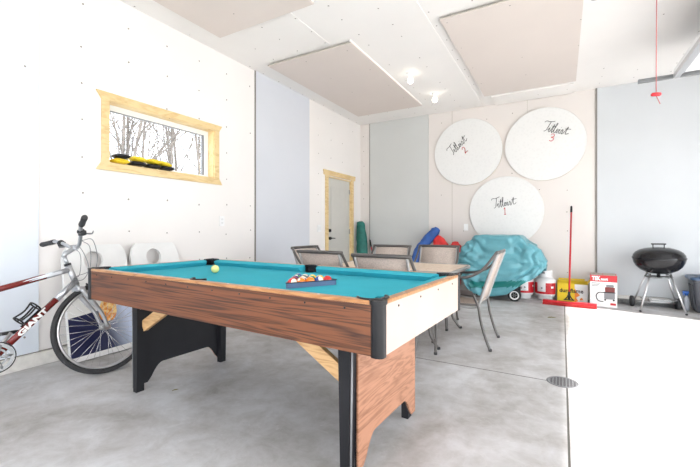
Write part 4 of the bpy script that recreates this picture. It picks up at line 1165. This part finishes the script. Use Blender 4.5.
# ------------------------------------------------------------------ bags and rolled things along the back wall
def sack(name, pts, radii, m, label, cat, seed, flat=.8, amp=.18):
    P = spline(pts, 8); n = len(P); rings = []
    rad = []
    for i in range(n):
        f = i/(n-1)*(len(radii)-1); k = int(min(f, len(radii)-2)); rad.append(radii[k]*(1-(f-k))+radii[k+1]*(f-k))
    for i, p in enumerate(P):
        tt = (P[min(i+1, n-1)]-P[max(i-1, 0)]).normalized(); u = Vector((0, 1, 0)); u = (u-tt*u.dot(tt)).normalized(); w_ = tt.cross(u)
        rings.append([p+u*math.cos(2*PI*k/24)*rad[i]*flat*(1+amp*noise.noise(Vector((math.cos(2*PI*k/24)*2+seed, math.sin(2*PI*k/24)*2, i*.35))))+w_*math.sin(2*PI*k/24)*rad[i]*(1+amp*noise.noise(Vector((math.cos(2*PI*k/24)*2+seed+9, math.sin(2*PI*k/24)*2, i*.35)))) for k in range(24)])
    b = B(); b.loft(rings)
    return tag(obj(name, b, m), label, cat)
sack('rolled_umbrella', [(-3.43, 6.60, .01), (-3.46, 6.62, .45), (-3.49, 6.64, .85), (-3.53, 6.67, 1.18), (-3.535, 6.68, 1.25)], [.10, .125, .12, .10, .085, .05], 'greennylon', 'dark green rolled fabric standing in the corner by the door', 'umbrella', 2)
t = thing('hockey_stick', 'thin red pole with black tip leaning beside the green roll', 'pole', (0, 0, 0))
b = B(); b.cyl((-3.12, 6.60, .012), (-3.345, 6.77, .74), .013); obj('shaft', b, 'redplastic', t)
b = B(); b.cyl((-3.345, 6.77, .74), (-3.388, 6.80, .88), .015); obj('grip', b, 'black', t)
sack('chair_bag', [(-2.42, 6.38, .02), (-2.36, 6.46, .35), (-2.28, 6.55, .70), (-2.15, 6.63, .88), (-2.01, 6.70, 1.06), (-1.98, 6.72, 1.12)], [.07, .075, .07, .085, .085, .035], 'blue', 'blue crumpled nylon bag leaning on the back wall', 'bag', 5, amp=.35)
sack('chair_bag', [(-1.80, 6.50, .02), (-1.84, 6.56, .40), (-1.88, 6.62, .72), (-1.95, 6.66, .93), (-1.97, 6.67, .97)], [.12, .15, .15, .13, .06, .02], 'rednylon', 'red nylon bag with pointed top beside the blue bag', 'bag', 8, flat=.5, amp=.3)
sack('chair_bag', [(-1.62, 6.52, .02), (-1.62, 6.56, .40), (-1.63, 6.62, .74), (-1.64, 6.66, .87)], [.09, .10, .11, .10, .05], 'rednylon', 'red nylon bag with rounded top beside the teal covered grill', 'bag', 11, flat=.6, amp=.3)

# ------------------------------------------------------------------ floor drain and leaves
t = thing('floor_drain', 'round metal grate drain set in the concrete floor', 'drain', (.005, 3.055, 0))
b = B(); b.lathe([(.088, .0015), (.090, .004), (.102, .004), (.104, .0008)], n=40)
for k in range(-4, 5):
    a = k*.0205; l_ = math.sqrt(.09**2-a*a); b.ab((a-.0035, -l_, .001), (a+.0035, l_, .0035)); b.ab((-l_, a-.0035, .001), (l_, a+.0035, .0033))
obj('grate', b, 'grey', t)
b = B(); b.lathe([(0, .0008), (.09, .0008)], n=40); obj('drain_hole', b, 'darkhole', t)
def leaf_obj(loc, rz, label, sc):
    b = B(); pts = [(0, 0), (.02, .012), (.045, .016), (.07, .006), (.085, 0), (.065, -.010), (.04, -.014), (.018, -.009)]
    vs = [b.bm.verts.new((x*sc, y*sc, .004+abs(math.sin(x*60+i))*.008*sc)) for i, (x, y) in enumerate(pts)]
    c_ = b.bm.verts.new((.042*sc, 0, .006))
    for i in range(len(vs)): b.bm.faces.new((vs[i], vs[(i+1) % len(vs)], c_))
    o = obj('dry_leaf', b, 'leaf'); o.location = loc; o.rotation_euler = (0, 0, rz)
    o.modifiers.new('th', 'SOLIDIFY').thickness = .0008
    tag(o, label, 'leaf', 'dry leaves on the floor')
leaf_obj((-.16, 5.20, 0), .3, 'curled green brown leaf on the floor near the broom', 1.2)
leaf_obj((-2.27, 1.59, 0), 1.2, 'small brown leaf on the floor under the pool table', .5)

# ------------------------------------------------------------------ ceiling lamps
MT['bulb'] = mat('glowing bulb', (1, .93, .80), .5, emit=4.0)
def lamp(x, y, label):
    t = thing('ceiling_lamp', label, 'ceiling lamp', (x, y, H), (0, 0, 0), 'bare bulbs on the ceiling')
    b = B(); b.lathe([(0, 0), (.058, 0), (.056, -.012), (.035, -.030), (.022, -.040), (0, -.040)], n=24); obj('socket', b, 'white', t)
    b = B(); b.lathe([(.014, -.038), (.020, -.055), (.034, -.080), (.040, -.103), (.034, -.128), (.018, -.142), (0, -.146)], n=24); obj('bulb', b, 'bulb', t)
lamp(-1.83, 4.93, 'bare glowing bulb on the ceiling beside the hung sheet')
lamp(-1.76, 5.85, 'bare bulb on the ceiling nearer the back wall')

# ------------------------------------------------------------------ garage door hardware (door rolled up under the ceiling)
t = thing('garage_door', 'white sectional garage door rolled up under the ceiling', 'garage door')
DX0, DZ0 = 1.085, 2.83
for k in range(4):
    xa = DX0+.595*k; b = B(); b.ab((xa+.004, O1[0]+.02, DZ0), (xa+.591, O1[1]-.02, DZ0+.045), bev=.004)
    for y in (O1[0]+.06, 1.7, 3.0, 4.2, O1[1]-.06): b.ab((xa+.01, y-.03, DZ0-.003), (xa+.585, y+.03, DZ0))
    obj('door_section', b, 'vinyl', t)
b = B(); b.ab((DX0+.00, O1[0]+.03, DZ0-.052), (DX0+.055, O1[1]-.02, DZ0-.002)); b.ab((DX0+.055, O1[0]+.03, DZ0-.012), (DX0+.09, O1[1]-.02, DZ0-.004)); obj('strut', b, 'alu', t)
b = B()
b.ab((.78, O1[1]+.075, DZ0-.02), (3.25, O1[1]+.080, DZ0+.018)); b.ab((.78, O1[1]+.04, DZ0+.015), (3.25, O1[1]+.080, DZ0+.019)); b.ab((.78, O1[1]+.045, DZ0-.022), (3.25, O1[1]+.080, DZ0-.018))
b.tube(spline([(3.25, O1[1]+.06, DZ0), (3.45, O1[1]+.06, DZ0-.08), (3.54, O1[1]+.06, DZ0-.35)], 6), .02, n=6); b.ab((3.52, O1[1]+.04, .02), (3.56, O1[1]+.08, DZ0-.35))
b.ab((2.4, O1[1]+.082, DZ0), (2.43, O1[1]+.088, H))
obj('track', b, 'steel', t)
b = B()
b.ab((.78, O1[0]-.080, DZ0-.02), (3.25, O1[0]-.075, DZ0+.035)); b.ab((.78, O1[0]-.080, DZ0+.032), (3.25, O1[0]-.04, DZ0+.036)); b.ab((3.52, O1[0]-.08, .02), (3.56, O1[0]-.04, DZ0-.02))
b.ab((1.0, O1[0]-.088, DZ0), (1.03, O1[0]-.082, H)); obj('track', b, 'steel', t)
for y, s_ in ((O1[1], 1), (O1[0], -1)):
    for x in (DX0+.05, DX0+.60, DX0+1.2, DX0+1.8):
        b = B(); b.ab((x-.04, y-s_*.10, DZ0-.012), (x+.04, y-s_*.01, DZ0-.001)); b.cyl((x, y-s_*.06, DZ0+.008), (x, y+s_*.07, DZ0+.008), .005, n=6); b.cyl((x, y+s_*.045, DZ0+.008), (x, y+s_*.07, DZ0+.008), .022, n=12)
        obj('roller', b, 'grey', t)
t = thing('garage_opener', 'dark garage door opener hanging from the ceiling', 'door opener')
b = B()
b.loft([[(x+.31, y+2.98, z) for x, y in rrect(w_, d_, .03, 3)] for z, w_, d_ in ((2.668, .14, .20), (2.70, .27, .34), (2.82, .27, .34), (2.84, .22, .30))], smooth=False); obj('motor_housing', b, 'grey', t)
b = B(); b.ab((.44, 2.965, 2.775), (3.56, 2.995, 2.80)); obj('rail', b, 'steel', t)
for y in (2.88, 3.08): b = B(); b.ab((.30, y-.01, 2.83), (.32, y+.01, H)); obj('hanger', b, 'steel', t)
b = B(); b.box((.53, 2.98, 2.765), (.10, .04, .05)); obj('trolley', b, 'grey', t)
t = thing('release_cord', 'red pull cord with a red handle hanging from the opener', 'pull cord', (.519, 3.02, 0))
b = B(); b.cyl((0, -.02, 2.74), (0, 0, 1.955), .0028, n=6); b.tube([(0, 0, 1.93), (.008, 0, 1.91), (.02, 0, 1.875)], .0025, n=5); obj('cord', b, 'cord', t)
b = B(); b.tube([(-.026, -.012, 1.934), (-.02, -.01, 1.938), (0, 0, 1.940), (.02, .01, 1.940), (.026, .012, 1.938)], [.007, .012, .013, .012, .007], n=8); obj('pull_handle', b, 'redplastic', t)

# ------------------------------------------------------------------ outdoors
b = B(); b.ab((-60, -60, -.35), (60, 60, -.14)); o = struct('ground', b, 'snow')
b = B(); b.ab((XR+th, -8, -.14), (20, 9, -.012)); b.ab((-8, -14, -.14), (20, YN-th, -.012)); struct('driveway', b, 'drive')
def tree(x, y, h_, seed, label):
    rnd = random.Random(seed); b = B()
    def grow(p, d_, r_, ln, lev):
        n = 5 if lev < 2 else 3; pts = [p]; rad = [r_]
        q_ = p.copy(); dd = d_.copy()
        for i in range(n):
            dd = (dd+Vector((rnd.uniform(-1, 1), rnd.uniform(-1, 1), rnd.uniform(-.3, .6)))*(.10 if lev == 0 else .22)).normalized()
            q_ = q_+dd*ln/n; pts.append(q_.copy()); rad.append(r_*(1-.75*(i+1)/n))
        b.tube(pts, rad, n=6 if lev == 0 else (4 if lev < 3 else 3), cap=False)
        if lev >= 3: return
        m_ = (13, 6, 4)[lev]
        for k in range(m_):
            f = .15+.83*(k+rnd.random())/m_ if lev == 0 else .2+.8*(k+rnd.random())/m_
            i = min(int(f*n), n-1); fr = f*n-i
            pp = pts[i].lerp(pts[i+1], fr); rr = (rad[i]*(1-fr)+rad[i+1]*fr)
            a = rnd.uniform(0, 2*PI); ax = Vector((math.cos(a), math.sin(a), rnd.uniform(.5, 1.3))).normalized()
            grow(pp, (ax+dd*.3).normalized(), max(rr*.6, .006), ln*rnd.uniform(.35, .55), lev+1)
    grow(Vector((0, 0, -.15)), Vector((rnd.uniform(-.08, .08), rnd.uniform(-.08, .08), 1)), .015+h_*.0055, h_, 0)
    o = obj('bare_tree', b, 'bark'); o.location = (x, y, 0)
    tag(o, label, 'tree', 'bare trees outside the window')
tl = 'leafless grey tree among the bare trees seen through the window'
for i, (x, y, h_) in enumerate([(-10.0, 5.2, 7.5), (-11.6, 6.9, 8), (-10.6, 8.4, 7), (-11.5, 6.2, 9), (-12.0, 8.0, 9), (-13.5, 9.6, 10), (-11.0, 9.4, 8), (-15.0, 8.4, 10), (-15.5, 11.5, 11), (-10.2, 8.2, 8)]):
    tree(x, y, h_, 20+i, tl)

# ------------------------------------------------------------------ light and camera
wd = bpy.data.worlds.new('World'); bpy.context.scene.world = wd; wd.use_nodes = True
bg = wd.node_tree.nodes['Background']; bg.inputs['Color'].default_value = (.90, .95, 1.0, 1); bg.inputs['Strength'].default_value = 2.6
sl = bpy.data.lights.new('sun', 'SUN'); sl.energy = 7.5; sl.angle = R(.9); sl.color = (1, .97, .93)
so = bpy.data.objects.new('sun', sl); C.objects.link(so)
so.rotation_euler = Vector((-3.70, .83, -2.42)).to_track_quat('-Z', 'Y').to_euler(); so.location = (12, 0, 9)
for y0, y1 in (O1, O2):
    al = bpy.data.lights.new('daylight_portal', 'AREA'); al.shape = 'RECTANGLE'; al.size = 2.42; al.size_y = y1-y0; al.cycles.is_portal = True
    ao = bpy.data.objects.new('daylight_portal', al); C.objects.link(ao); ao.location = (XR+th/2, (y0+y1)/2, 1.21); ao.rotation_euler = (0, R(90), 0)

al = bpy.data.lights.new('daylight_portal', 'AREA'); al.shape = 'RECTANGLE'; al.size = 6.0; al.size_y = 2.42; al.cycles.is_portal = True
ao = bpy.data.objects.new('daylight_portal', al); C.objects.link(ao); ao.location = (0, YN-th/2, 1.21); ao.rotation_euler = (R(90), 0, 0)
al = bpy.data.lights.new('daylight_portal', 'AREA'); al.shape = 'RECTANGLE'; al.size = WY1-WY0; al.size_y = WZ1-WZ0; al.cycles.is_portal = True
ao = bpy.data.objects.new('daylight_portal', al); C.objects.link(ao); ao.location = (XL-.15, (WY0+WY1)/2, (WZ0+WZ1)/2); ao.rotation_euler = (R(90), 0, R(-90))
cam = bpy.data.cameras.new('camera'); co = bpy.data.objects.new('camera', cam); C.objects.link(co)
co.location = (0, 0, 1.08); co.rotation_euler = (R(90), 0, R(29.53))
cam.sensor_width = 36; cam.lens = 374.3*36/700; cam.shift_y = -3.5/700; cam.clip_start = .02
sc_ = bpy.context.scene; sc_.camera = co
sc_.view_settings.view_transform = 'Standard'; sc_.view_settings.look = 'None'; sc_.view_settings.gamma = 1; sc_.view_settings.use_curve_mapping = False
sc_.view_settings.exposure = 1.05
